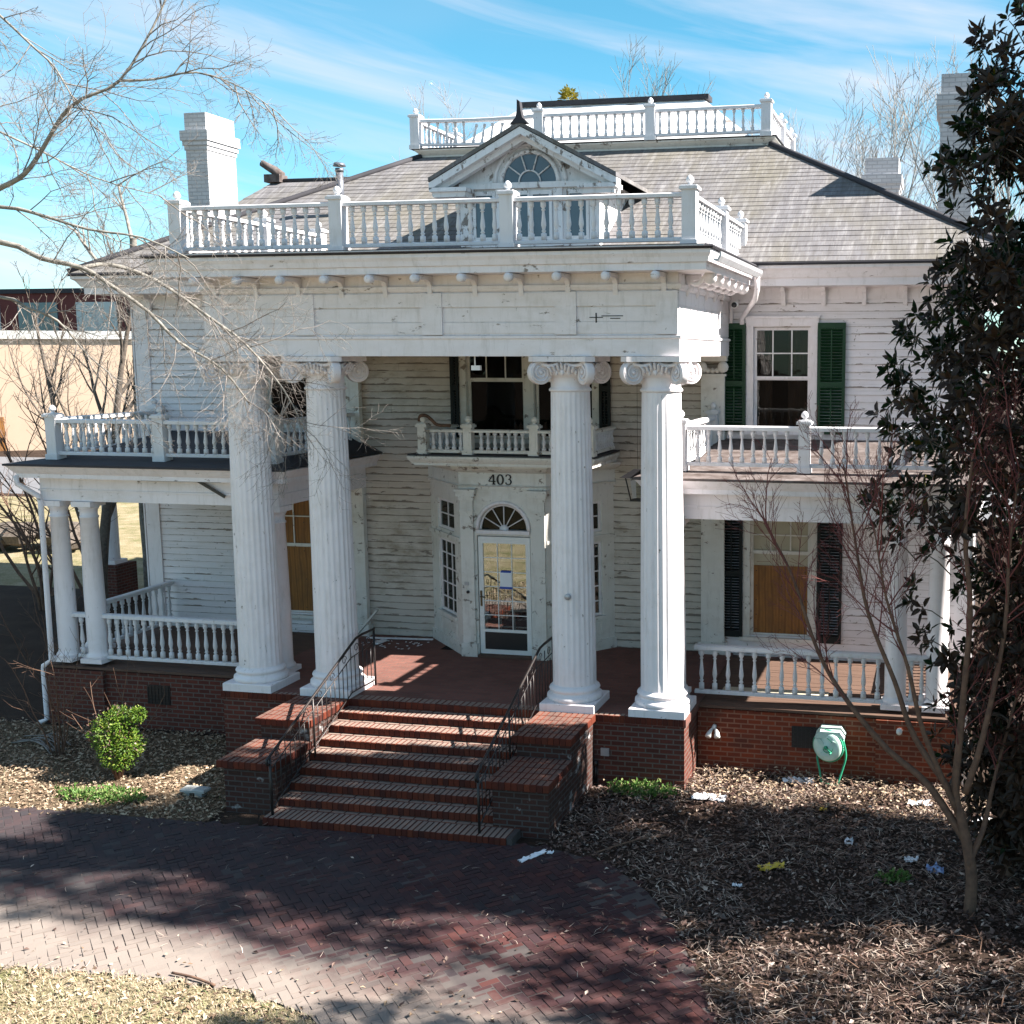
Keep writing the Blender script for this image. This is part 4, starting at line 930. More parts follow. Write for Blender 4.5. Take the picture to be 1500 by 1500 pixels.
# storm door in front of a panelled glass door
w = MB(); y = BYF + 0.02; a, b = dx0 + 0.015, dx1 - 0.015; z0, z1 = ZF + 0.05, 3.28
w.box(a, a + 0.085, y, y + 0.045, z0, z1); w.box(b - 0.085, b, y, y + 0.045, z0, z1); w.box(a + 0.085, b - 0.085, y, y + 0.045, z1 - 0.12, z1); w.box(a + 0.085, b - 0.085, y, y + 0.045, z0, z0 + 0.08); w.box(a + 0.085, b - 0.085, y, y + 0.045, z0 + 0.40, z0 + 0.45)
door = w.build('storm_door', M['white_plastic'], house)
w = MB(); w.box(a + 0.08, b - 0.08, y + 0.018, y + 0.022, z0 + 0.44, z1 - 0.11); w.build('pane', M['door_glass'], door)
w = MB()
for k in range(1, 3): xx = a + 0.085 + (b - a - 0.17) * k / 3; w.box(xx - 0.007, xx + 0.007, y + 0.008, y + 0.0175, z0 + 0.45, z1 - 0.12)
for k in range(1, 6): zz = z0 + 0.45 + (z1 - z0 - 0.57) * k / 6; w.box(a + 0.085, b - 0.085, y + 0.0095, y + 0.0172, zz - 0.007, zz + 0.007)
w.build('glazing_grid', M['white_plastic'], door)
w = MB(); w.box(a + 0.08, b - 0.08, y + 0.018, y + 0.024, z0 + 0.07, z0 + 0.41); w.build('kick_panel', M['black'], door)
w = MB(); w.box(a + 0.02, a + 0.055, y - 0.012, y - 0.001, 2.02, 2.30); w.tube([(a + 0.037, y - 0.012, 2.2), (a + 0.037, y - 0.05, 2.2), (a + 0.13, y - 0.05, 2.19)], 0.011, 6); w.build('door_handle', M['brass'], door)
w = MB(); y2 = BYF + 0.11; w.box(a, a + 0.1, y2, y2 + 0.04, z0, z1); w.box(b - 0.1, b, y2, y2 + 0.04, z0, z1); w.box(a + 0.1, b - 0.1, y2, y2 + 0.04, z1 - 0.14, z1); w.box(a + 0.1, b - 0.1, y2, y2 + 0.04, z0, z0 + 0.18)
for k in range(1, 3): xx = a + 0.1 + (b - a - 0.2) * k / 3; w.box(xx - 0.012, xx + 0.012, y2 + 0.008, y2 + 0.032, z0 + 0.18, z1 - 0.14)
for k in range(1, 6): zz = z0 + 0.18 + (z1 - z0 - 0.32) * k / 6; w.box(a + 0.1, b - 0.1, y2 + 0.006, y2 + 0.034, zz - 0.012, zz + 0.012)
w.build('front_door', M['trim'], house)
MB().box(dx0, dx1, BYF - 0.10, BYF + 0.14, ZF + 0.001, ZF + 0.045).build('threshold', M['porch_wood'], house)
# notice on the door, doorbell, peephole
w = MB(); w.box(BX - 0.09, BX + 0.13, y - 0.004, y + 0.007, 2.36, 2.66); n_ = w.build('paper_notice', M['paper']); tag(n_, 'white paper notice fixed with blue tape to the glass front door', 'paper notice')
w = MB(); w.box(BX - 0.07, BX + 0.12, y - 0.007, y - 0.005, 2.64, 2.675); w.box(BX - 0.10, BX + 0.14, y - 0.007, y - 0.005, 2.345, 2.385); w.build('blue_tape', M['blue_tape'], n_)
w = MB(); w.tube([(BX - 0.665, BYF - 0.05, 2.28), (BX - 0.665, BYF - 0.075, 2.28)], 0.028, 12); w.build('doorbell', M['black'], bay)
w = MB(); w.box(BX - 0.73, BX - 0.65, BYF - 0.062, BYF - 0.051, 2.40, 2.46); w.build('mail_plate', M['metal_edge'], bay)
# house number 403, strokes with serif weight
w = MB(); yn = BYF - 0.035
def stroke(pts, rad, ox, sc=1.0):
    w.tube([(BX - 0.02 + ox + p[0], yn, 4.22 + p[1]) for p in pts], rad, 8)
H = 0.17
stroke([(0.02, H), (-0.065, 0.055), (-0.06, 0.052), (0.06, 0.052)], [0.010, 0.009, 0.008, 0.010], -0.15); stroke([(0.025, H), (0.025, 0.0)], [0.014, 0.016], -0.15); stroke([(-0.005, 0.004), (0.055, 0.004)], 0.007, -0.15)
stroke([(0.052 * sin(2 * pi * k / 20), H / 2 + (H / 2) * cos(2 * pi * k / 20)) for k in range(21)], [0.008 + 0.009 * abs(sin(2 * pi * k / 20)) for k in range(21)], 0.0)
stroke([(-0.045, 0.145), (-0.03, 0.168), (0.0, 0.174), (0.035, 0.16), (0.042, 0.13), (0.03, 0.105), (0.0, 0.094), (0.035, 0.085), (0.05, 0.05), (0.035, 0.012), (0.0, -0.002), (-0.035, 0.008), (-0.05, 0.035)], [0.013, 0.009, 0.008, 0.012, 0.014, 0.010, 0.007, 0.011, 0.016, 0.012, 0.008, 0.010, 0.014], 0.15)
w.build('house_number', M['black'], bay)

# balustrades ----------------------------------------------------------
def bal_profile(h, r):
    P = [(1.0, 0.0), (1.0, 0.16), (0.55, 0.18), (0.5, 0.20), (0.85, 0.23), (0.5, 0.26), (0.62, 0.30), (0.90, 0.38), (0.86, 0.44), (0.62, 0.58), (0.46, 0.72), (0.44, 0.75), (0.80, 0.77), (0.46, 0.80), (0.62, 0.83), (0.95, 0.86), (0.95, 1.0)]
    return [(r * a, h * b) for a, b in P]
BMESH = {}
def baluster_mesh(h, r):
    k = (round(h, 3), round(r, 3))
    if k not in BMESH: BMESH[k] = MB().lathe(bal_profile(h, r), 10).mesh('baluster', M['rail'])
    return BMESH[k]
STUFF = MB(); NB = [0]
def post_mb(x, y, z0, z1, s=0.10, finial=True, panel=False):
    p = MB(); p.box(x - s, x + s, y - s, y + s, z0, z1); p.box(x - s - 0.02, x + s + 0.02, y - s - 0.02, y + s + 0.02, z0, z0 + 0.09)
    p.box(x - s - 0.03, x + s + 0.03, y - s - 0.03, y + s + 0.03, z1 - 0.001, z1 + 0.04); p.box(x - s - 0.01, x + s + 0.01, y - s - 0.01, y + s + 0.01, z1 + 0.04, z1 + 0.06)
    if finial: p.lathe([(0.05, 0.055), (0.055, 0.065), (0.028, 0.078), (0.026, 0.09), (0.05, 0.105), (0.058, 0.13), (0.052, 0.155), (0.034, 0.18), (0.018, 0.195), (0.001, 0.20)], 12, (x, y, z1))
    if panel: p.box(x - s * 0.5, x + s * 0.5, y - s - 0.006, y - s + 0.001, z0 + 0.14, z1 - 0.06)
    return p
def balustrade(a, b, z0, z1, spacing=0.19, r=0.045, single=False, posts=(), sag=0.0, railh=0.07, missing=(), leaning=(), panel=False, ps=0.10, lowgap=0.06, skip_ends=0.0, finial=True):
    """rails from a to b (plan points), posts at given fractions"""
    a, b = Vector(a), Vector(b); L = (b - a).length; d = (b - a) / L; n = Vector((-d.y, d.x)); m = MB()
    def zat(t): return -sag * sin(pi * t)
    K = 8
    for (zz0, zz1, wd) in ((z1 - railh, z1, 0.07), (z0 + lowgap, z0 + lowgap + 0.055, 0.045)):
        vs = []
        for k in range(K + 1):
            t = k / K; p = a + (b - a) * t; dz = zat(t)
            for sgn, zz in ((-1, zz0), (1, zz0), (1, zz1 - 0.015), (0.6, zz1), (-0.6, zz1), (-1, zz1 - 0.015)): vs.append((p.x + n.x * sgn * wd, p.y + n.y * sgn * wd, zz + dz))
        fs = [(k * 6 + q, k * 6 + (q + 1) % 6, (k + 1) * 6 + (q + 1) % 6, (k + 1) * 6 + q) for k in range(K) for q in range(6)] + [tuple(range(6)), tuple(K * 6 + q for q in range(5, -1, -1))]
        m.add(vs, fs)
    o = m.build('balustrade', M['rail'], house)
    for f in posts:
        p = a + (b - a) * f; post_mb(p.x, p.y, z0 - 0.02, z1 + 0.035, ps, panel=panel, finial=finial).build('post', M['rail'], o)
    zb, h = z0 + lowgap + 0.055, (z1 - railh) - (z0 + lowgap + 0.055)
    me, mo = baluster_mesh(h, r); cnt = int(L / spacing); 
    for k in range(cnt):
        t = (k + 0.5) / cnt
        if any(abs(t - f) * L < ps + r + 0.01 for f in posts) or k in missing: continue
        p = a + (b - a) * t; base = Vector((p.x, p.y, zb + zat(t))); lean = 0.0
        if k in leaning: lean = R.uniform(0.18, 0.32)
        if single and NB[0] < 100: NB[0] += 1; place('baluster', me, base + mo, o, rot=(0, lean * d.x, 0) if lean else (0, R.uniform(-0.012, 0.012), R.uniform(0, 1)))
        else: STUFF.lathe(bal_profile(h * (0.9 if lean else 1), r), 8, m=Matrix.Translation(base) @ Matrix.Rotation(lean - (0.06 if lean else 0) + R.uniform(-0.012, 0.012), 4, 'Y'))
    return o
# portico roof balustrade (front, three bays) and returns
PB = 7.975; PT = 8.69; FY = -0.62
balustrade((-3.97, FY), (3.97, FY), PB, PT, 0.183, 0.043, False, (0, 0.333, 0.666, 1.0), railh=0.06)
balustrade((3.97, FY), (3.97, 3.6), PB, PT, 0.2, 0.043, False, (0.55, 0.97), railh=0.06)
balustrade((-3.97, FY), (-3.97, 3.6), PB, PT, 0.2, 0.043, False, (0.55, 0.97), railh=0.06)
# lower porch rails
balustrade((3.74, 0.76), (6.70, 0.76), 1.12, 1.96, 0.203, 0.042, True, ())
balustrade((7.02, 0.76), (7.34, 0.76), 1.12, 1.96, 0.16, 0.042, True, ())
balustrade((-6.84, 0.72), (-3.75, 0.72), 1.12, 1.98, 0.165, 0.042, True, ())
balustrade((-7.45, 0.72), (-7.16, 0.72), 1.12, 1.98, 0.15, 0.042, True, ())
balustrade((-7.55, 1.6), (-7.55, 3.52), 1.12, 2.0, 0.19, 0.042, True, ())
balustrade((7.55, 1.7), (7.55, 3.52), 1.12, 2.0, 0.19, 0.042, False, ())
# porch roof balustrades
balustrade((3.52, 0.78), (7.5, 0.78), 4.72, 5.40, 0.168, 0.038, True, (0, 0.48, 1.0), finial=True, ps=0.085)
balustrade((3.52, 0.78), (3.52, 3.4), 4.74, 5.42, 0.19, 0.038, False, (0.97,), ps=0.085)
balustrade((7.5, 0.78), (7.5, 3.4), 4.74, 5.42, 0.19, 0.038, False, (), ps=0.085)
balustrade((-7.6, 0.75), (-3.42, 0.75), 4.70, 5.38, 0.165, 0.040, True, (0, 0.5, 1.0), ps=0.095)
balustrade((-7.6, 0.75), (-7.6, 3.5), 4.72, 5.40, 0.18, 0.040, False, (0.97,), ps=0.095)
balustrade((-3.42, 0.75), (-3.42, 3.4), 4.72, 5.40, 0.18, 0.040, False, (), ps=0.095)
# deck balustrade, one bay broken
D0, D1 = 10.92, 11.54
balustrade((-3.92, 7.66), (-1.1, 7.66), D0, D1, 0.19, 0.036, False, (0.0, 1.0), missing=(11, 12), leaning=(6, 7, 8, 9, 10), sag=0.03)
balustrade((-1.1, 7.66), (3.78, 7.66), D0, D1, 0.19, 0.036, False, (0.5, 1.0))
balustrade((3.78, 7.66), (3.78, DYB), D0, D1, 0.2, 0.036, False, (0.55, 1.0)); balustrade((-3.92, 7.66), (-3.92, DYB), D0, D1, 0.2, 0.036, False, (0.55, 1.0))
# balcony over the entrance bay
w = MB(); bp = [(BX - 1.62, WY - 0.03), (BX - 1.36, 2.2), (BX + 1.6, 2.2), (BX + 1.86, WY - 0.03)]
w.sweep([(BX - 1.44, WY - 0.03), (BX - 1.44, 2.10), (BX + 1.72, 2.10), (BX + 1.72, WY - 0.03)], [(-0.3, 4.565), (0.02, 4.565), (0.05, 4.60), (0.10, 4.66), (0.12, 4.70), (0.12, 4.73), (-0.3, 4.74)]); w.box(BX - 1.5, BX + 1.78, 2.04, WY - 0.03, 4.57, 4.742)
w.build('balcony_floor', M['trim_worn'], house)
MB().box(BX - 1.55, BX + 1.83, 1.99, WY - 0.03, 4.743, 4.765).build('balcony_roofing', M['roof_dark'], house)
bmat = M['rail']; M['rail'] = M['trim_worn']; BMESH.clear()
balustrade((BX - 1.30, 2.12), (BX + 1.72, 2.12), 4.77, 5.20, 0.125, 0.042, False, (0.0, 0.278, 0.675, 1.0), ps=0.075, panel=True, railh=0.05, lowgap=0.02)
balustrade((BX + 1.72, 2.12), (BX + 1.72, 3.5), 4.77, 5.20, 0.125, 0.042, False, (), ps=0.075, railh=0.05, lowgap=0.02); balustrade((BX - 1.30, 2.12), (BX - 1.30, 3.5), 4.77, 5.20, 0.125, 0.042, False, (), ps=0.075, railh=0.05, lowgap=0.02)
M['rail'] = bmat; BMESH.clear()
so2 = STUFF.build('balusters', M['rail'], house); so2['kind'] = 'stuff'
# porch roofs
for s in (-1, 1):
    xi, xo = 3.27, 7.82
    if s < 0: path = [(-xo, WY - 0.02), (-xo, 0.58), (-xi, 0.58), (-xi, WY - 0.02)]
    else: path = [(xi, WY - 0.02), (xi, 0.58), (xo, 0.58), (xo, WY - 0.02)]
    w = MB(); w.sweep(path, [(-0.32, 3.975), (0.0, 3.975), (0.0, 4.14), (0.02, 4.145), (0.02, 4.175), (0.0, 4.18), (0.0, 4.36), (0.03, 4.38), (0.24, 4.39), (0.24, 4.46), (0.28, 4.50), (0.34, 4.58), (0.36, 4.60), (0.36, 4.62), (-0.32, 4.63)])
    w.build('porch_entablature', M['trim'], house)
    w = MB(); x0, x1 = min(s * xi, s * xo), max(s * xi, s * xo); e = 0.38
    v = [(x0 - e, 0.58 - e, 4.635), (x1 + e, 0.58 - e, 4.635), (x1 + e, WY - 0.01, 4.64), (x0 - e, WY - 0.01, 4.64), (x0 + 0.35, 1.3, 4.74), (x1 - 0.35, 1.3, 4.74), (x1 - 0.35, WY - 0.01, 5.0), (x0 + 0.35, WY - 0.01, 5.0)]
    w.add(v, [(0, 1, 5, 4), (1, 2, 6, 5), (3, 0, 4, 7), (4, 5, 6, 7)]); w.add([(p[0], p[1], p[2] - 0.02) for p in v[:4]], [(3, 2, 1, 0)])
    w.add([(x0 - e, 0.58 - e, 4.60), (x1 + e, 0.58 - e, 4.60), (x1 + e, 0.58 - e, 4.637), (x0 - e, 0.58 - e, 4.637)], [(0, 1, 2, 3)])
    w.build('porch_roof', M['roof_dark'] if s < 0 else M['roof_grey'], house)
    w = MB()
    for k in range(22): w.box(x0 + 0.32, x1 - 0.32, 0.9 + k * 0.122, 1.016 + k * 0.122, 4.20, 4.22)
    w.box(x0 + 0.32, x1 - 0.32, 0.9, WY - 0.03, 4.225, 4.25); w.build('porch_ceiling', M['trim_worn'], house)
# broken board hanging under the left porch eave
w = MB(); rot = Matrix.Rotation(radians(28), 3, 'Y'); w.obox((-4.55, 0.53, 4.30), (0.75, 0.02, 0.05), rot); w.obox((-5.0, 0.5, 4.375), (1.5, 0.06, 0.012)); w.build('hanging_soffit_board', M['black'], house)
# downspouts at the porch corners
w = MB(); w.tube([(-8.05, 0.32, 4.42), (-8.05, 0.34, 4.28), (-7.80, 0.5, 4.06), (-7.76, 0.50, 3.95), (-7.78, 0.50, 1.16), (-7.92, 0.46, 1.05), (-7.93, 0.46, 0.95), (-7.93, 0.46, 0.08), (-8.0, 0.36, 0.04)], 0.045, 8); w.build('downspout', M['trim'], house)
w = MB(); w.tube([(8.05, 0.32, 4.42), (7.95, 0.45, 4.1), (7.93, 0.5, 3.9), (7.93, 0.45, 0.06)], 0.045, 8); w.build('downspout', M['trim'], house)
# wall fixtures
w = MB(); w.tube([(4.10, 0.54, 0.72), (4.10, 0.47, 0.72)], 0.035, 8)
for q in (-0.06, 0.06): w.tube([(4.10 + q * 0.4, 0.47, 0.70), (4.10 + q, 0.42, 0.65), (4.10 + q * 1.2, 0.36, 0.60)], [0.02, 0.035, 0.05], 10)
w.build('floodlight', M['white_plastic'], house)
w = MB(); w.box(2.53, 2.66, -0.425, -0.401, 0.46, 0.58); w.build('outlet_box', M['metal_edge'], house)
w = MB(); w.tube([(2.45, -0.43, 0.05), (2.45, -0.43, 0.30)], 0.025, 8); w.tube([(2.45, -0.43, 0.30), (2.45, -0.43, 0.38)], 0.04, 8); w.build('conduit', M['iron'], house)
w = MB(); w.tube([(6.95, 0.46, 0.86), (6.95, 0.40, 0.85)], 0.045, 10); w.build('vent_cap', M['white_plastic'], house)
# lantern on the wall to the right of the bay and bulbs under the architrave
w = MB(); lx, ly, lz = 2.42, 2.3, 4.42; w.add([(lx - 0.26, ly - 0.26, lz), (lx + 0.26, ly - 0.26, lz), (lx + 0.26, ly + 0.26, lz), (lx - 0.26, ly + 0.26, lz), (lx - 0.06, ly - 0.06, lz + 0.13), (lx + 0.06, ly - 0.06, lz + 0.13), (lx + 0.06, ly + 0.06, lz + 0.13), (lx - 0.06, ly + 0.06, lz + 0.13)], [(3, 2, 1, 0), (4, 5, 6, 7), (0, 1, 5, 4), (1, 2, 6, 5), (2, 3, 7, 6), (3, 0, 4, 7)])
for q in ((-1, -1), (1, -1), (1, 1), (-1, 1)): w.tube([(lx + q[0] * 0.17, ly + q[1] * 0.17, lz), (lx + q[0] * 0.10, ly + q[1] * 0.10, lz - 0.38)], 0.012, 5)
w.box(lx - 0.11, lx + 0.11, ly - 0.11, ly + 0.11, lz - 0.41, lz - 0.38); w.tube([(lx, ly, lz + 0.13), (lx, ly, 6.5)], 0.003, 5)
lan = w.build('lantern', M['black'], house); w = MB(); w.lathe([(0.14, -0.005), (0.09, -0.375)], 4, (lx, ly, lz), cap=False, smooth=False); w.build('lantern_glass', M['glass'], lan)
for x, dz in ((-1.62, 0.12), (0.62, 0.14)):
    w = MB(); w.tube([(x, EF + 0.1, 6.45), (x, EF + 0.1, 6.45 - dz)], 0.012, 6); w.obox((x + 0.02, EF + 0.1, 6.42 - dz), (0.14, 0.06, 0.07)); w.build('hanging_bulb_socket', M['white_plastic'], house)
w = MB(); w.lathe([(0.001, 0), (0.05, 0), (0.05, 0.02), (0.001, 0.02)], 12, m=Matrix.Translation((2.02, -0.335, 2.87)) @ Matrix.Rotation(pi / 2, 4, 'X')); w.build('column_light_socket', M['metal_edge'], house)
# dormer ------------------------------------------------------------
DXc = 0.17; DYF = 3.45; dw = 1.30
w = MB()
w.box(DXc - dw, DXc + dw, DYF, DYF + 0.12, 8.35, 9.58); w.box(DXc - dw, DXc - dw + 0.1, DYF + 0.12, 5.8, 8.35, 9.55); w.box(DXc + dw - 0.1, DXc + dw, DYF + 0.12, 5.8, 8.35, 9.55)
w.prism([(DXc - 1.5, 9.58), (DXc + 1.5, 9.58), (DXc, 10.36)], 0.12, 'y', DYF)
dor = w.build('dormer', M['dormer'], house)
w = MB(); ap, ev, ox = 10.40, 9.50, 1.72
for s in (-1, 1):
    A = Vector((DXc, 0, ap)); B = Vector((DXc + s * ox, 0, ev)); yf, yb = 3.0, 7.0
    t = Vector((0, 0, 0.07))
    q = [A, B, B + t, A + t]; w.add([(p.x, yf, p.z) for p in q] + [(p.x, yb, p.z) for p in q], [(0, 1, 2, 3), (7, 6, 5, 4), (0, 4, 5, 1), (1, 5, 6, 2), (2, 6, 7, 3), (3, 7, 4, 0)])
w.build('dormer_roof', M['shingle'], dor)
w = MB()
for s in (-1, 1):   # raking cornice, returns, pilasters
    for (y0, y1, d0, d1, off) in ((3.02, 3.16, 0.005, 0.13, 0.0), (3.16, 3.30, 0.005, 0.22, 0.0)):
        A0, A1 = (DXc, ap - d0 - 0.01), (DXc, ap - d1 - 0.01); B0, B1 = (DXc + s * ox, ev - d0 - 0.01), (DXc + s * ox, ev - d1 - 0.01)
        w.prism([A0, A1, B1, B0], y1 - y0, 'y', y0)
    w.box(DXc + s * ox * 0.995, DXc + s * 1.02, 3.02, 3.449, ev - 0.17, ev - 0.10); w.box(DXc + s * ox * 0.97, DXc + s * 1.06, 3.08, 3.449, ev - 0.26, ev - 0.171)
    w.box(DXc + s * 1.30, DXc + s * 1.12, 3.40, 3.449, 8.4, 9.45); w.box(DXc + s * 0.62, DXc + s * 0.46, 3.40, 3.449, 8.4, 9.45)
w.box(DXc - 1.3, DXc + 1.3, 3.37, 3.449, 9.40, 9.50)
pts = [(DXc + 0.02 - 0.53 * cos(pi * k / 24), 3.43, 9.50 + 0.53 * sin(pi * k / 24)) for k in range(25)]; w.tube(pts, 0.045, 8); pts = [(DXc + 0.02 - 0.66 * cos(pi * k / 24), 3.44, 9.50 + 0.66 * sin(pi * k / 24)) for k in range(25)]; w.tube(pts, 0.04, 8)
w.build('dormer_trim', M['dormer'], dor)
w = MB(); fx = DXc + 0.02; w.add([(fx, 3.44, 9.505)] + [(fx - 0.5 * cos(pi * k / 24), 3.44, 9.505 + 0.5 * sin(pi * k / 24)) for k in range(25)], [(0, k + 1, k + 2) for k in range(24)])
for (a, b) in ((-1.02, -0.68), (-0.34, -0.02), (0.06, 0.38), (0.74, 1.06)): w.box(DXc + a, DXc + b, 3.435, 3.445, 8.55, 9.30)
w.build('pane', M['far_glass'], dor)
w = MB()
for k in range(1, 5): a = pi * k / 5; w.tube([(fx - 0.2 * cos(a), 3.42, 9.505 + 0.2 * sin(a)), (fx - 0.5 * cos(a), 3.42, 9.505 + 0.5 * sin(a))], 0.014, 5)
w.tube([(fx - 0.2 * cos(pi * k / 16), 3.42, 9.505 + 0.2 * sin(pi * k / 16)) for k in range(17)], 0.016, 5)
for (a, b) in ((-1.02, -0.68), (-0.34, -0.02), (0.06, 0.38), (0.74, 1.06)):
    a += DXc; b += DXc
    w.box(a - 0.045, a + 0.01, 3.415, 3.434, 8.5, 9.36); w.box(b - 0.01, b + 0.045, 3.415, 3.434, 8.5, 9.36); w.box(a + 0.01, b - 0.01, 3.415, 3.434, 9.29, 9.36); w.box(a + 0.01, b - 0.01, 3.415, 3.434, 8.5, 8.56)
w.build('dormer_window', M['dormer'], dor)
w = MB(); w.prism([(-0.16, 0), (0.16, 0), (0.06, 0.10), (0.035, 0.22), (0.02, 0.36), (-0.03, 0.40), (-0.035, 0.22), (-0.06, 0.10)], 0.12, 'y', 0)
w.v = [(x + DXc, y + 2.98, z + ap + 0.03) for x, y, z in w.v]; w.build('finial', M['roof_dark'], dor)
# side porch seen through the left veranda
w = MB(); w.box(-14.4, -13.6, 9.5, 10.3, 0, 1.0); w.build('side_porch_pier', M['brick'], house)
w = MB(); w.box(-14.25, -13.75, 9.65, 10.15, 1.001, 1.1); w.lathe([(0.2, 1.1), (0.19, 1.2), (0.19, 2.2), (0.17, 3.0), (0.2, 3.1)], 20, (-14, 9.9, 0)); w.tube([(-14.32, 9.7, 1.1), (-14.32, 9.7, 3.1)], 0.05, 8); w.build('side_porch_column', M['column'], house)
w = MB(); w.box(-14.4, -10.61, 9.5, 14.0, 3.101, 3.5); w.build('side_porch_roof', M['trim'], house)

# ------------------------------------------------------------------ vegetation helpers
def rvec(rng): 
    while True:
        v = Vector((rng.uniform(-1, 1), rng.uniform(-1, 1), rng.uniform(-1, 1)))
        if 0.05 < v.length < 1: return v.normalized()
def grow(mb, p, d, L, r, lev, rng, kids, ang=(0.5, 1.0), ratio=(0.35, 0.6), wob=0.2, up=0.0, sides=(6, 5, 4, 3, 3), rmin=0.003, tip=0.35, lift=None, start=0.25, ends=None):
    n = max(3, min(9, int(L / 0.18))) if lev < 3 else 3
    pts = [Vector(p)]; rad = [r]; dd = Vector(d).normalized(); dirs = [dd.copy()]
    for i in range(n):
        dd = (dd + rvec(rng) * wob + Vector((0, 0, up))).normalized(); pts.append(pts[-1] + dd * (L / n)); dirs.append(dd.copy())
        rad.append(max(rmin * 0.7, r * (1 - (1 - tip) * (i + 1) / n)))
    mb.tube(pts, rad, sides[min(lev, len(sides) - 1)], cap=False)
    if ends is not None: ends.append((pts[-1], dd.copy(), lev))
    if lev < len(kids):
        for k in range(kids[lev]):
            t = start + (1 - start) * (k + rng.random()) / kids[lev]; i = min(n - 1, int(t * n)); f = t * n - i
            q = pts[i].lerp(pts[i + 1], f); ax = dirs[i].cross(rvec(rng))
            if ax.length < 1e-3: continue
            nd = Matrix.Rotation(rng.uniform(*ang), 3, ax.normalized()) @ dirs[i + 1]
            grow(mb, q, nd, L * rng.uniform(*ratio) * (1.15 - 0.5 * t), max(rmin, rad[i] * rng.uniform(0.45, 0.65)), lev + 1, rng, kids, ang, ratio, wob, up, sides, rmin, tip, lift, start, ends)
def along(mb, pts, rad, rng, n, Lr, kids, ang=(0.5, 1.1), up=0.0, rmin=0.0032, r0=0.012, wob=0.3, t0=0.0, ratio=(0.35, 0.65), lev=1, ends=None):
    P = [Vector(p) for p in pts]
    for k in range(n):
        t = t0 + (1 - t0) * (k + rng.random()) / n; x = t * (len(P) - 1); i = min(len(P) - 2, int(x)); q = P[i].lerp(P[i + 1], x - i); d = (P[i + 1] - P[i]).normalized()
        ax = d.cross(rvec(rng)).normalized(); nd = Matrix.Rotation(rng.uniform(*ang), 3, ax) @ d
        grow(mb, q, nd, rng.uniform(*Lr), r0 * rng.uniform(0.6, 1.0), lev, rng, kids, ang, ratio, wob, up, rmin=rmin, ends=ends)
def smooth_path(pts, k=4):
    P = [Vector(p) for p in pts]; out = []
    for i in range(len(P) - 1):
        a, b, c, d = P[max(i - 1, 0)], P[i], P[i + 1], P[min(i + 2, len(P) - 1)]
        for q in range(k):
            t = q / k; out.append(0.5 * ((2 * b) + (c - a) * t + (2 * a - 5 * b + 4 * c - d) * t * t + (3 * b - a - 3 * c + d) * t ** 3))
    return out + [P[-1]]
def leaf(mb, p, d, nrm, L, Wd, fold=0.25):
    s = d.cross(nrm)
    if s.length < 1e-4: return
    s.normalize(); nn = s.cross(d).normalized()
    b = p; t = p + d * L - nn * L * 0.08; m = p + d * L * 0.5 - nn * Wd * 0.12; l = p + d * L * 0.52 + s * Wd / 2 + nn * Wd * fold; r = p + d * L * 0.52 - s * Wd / 2 + nn * Wd * fold
    mb.add([b, l, t, m, r], [(0, 3, 2, 1), (0, 4, 2, 3)])
def oval(mb, p, d, nrm, L, Wd, fold=0.2):
    s = d.cross(nrm)
    if s.length < 1e-4: return
    s.normalize(); nn = s.cross(d).normalized(); st = 0.16
    def q(u, w, h): return p + d * (L * u) + s * (Wd * w) + nn * (Wd * h) - nn * (L * 0.10 * u * u)
    mb.add([q(st, 0, 0), q(0.36, 0.42, fold), q(0.68, 0.46, fold), q(1.0, 0, 0.0), q(0.68, -0.46, fold), q(0.36, -0.42, fold), q(0.36, 0, 0), q(0.68, 0, 0)],
           [(0, 6, 1), (6, 7, 2, 1), (7, 3, 2), (0, 5, 6), (6, 5, 4, 7), (7, 4, 3)])

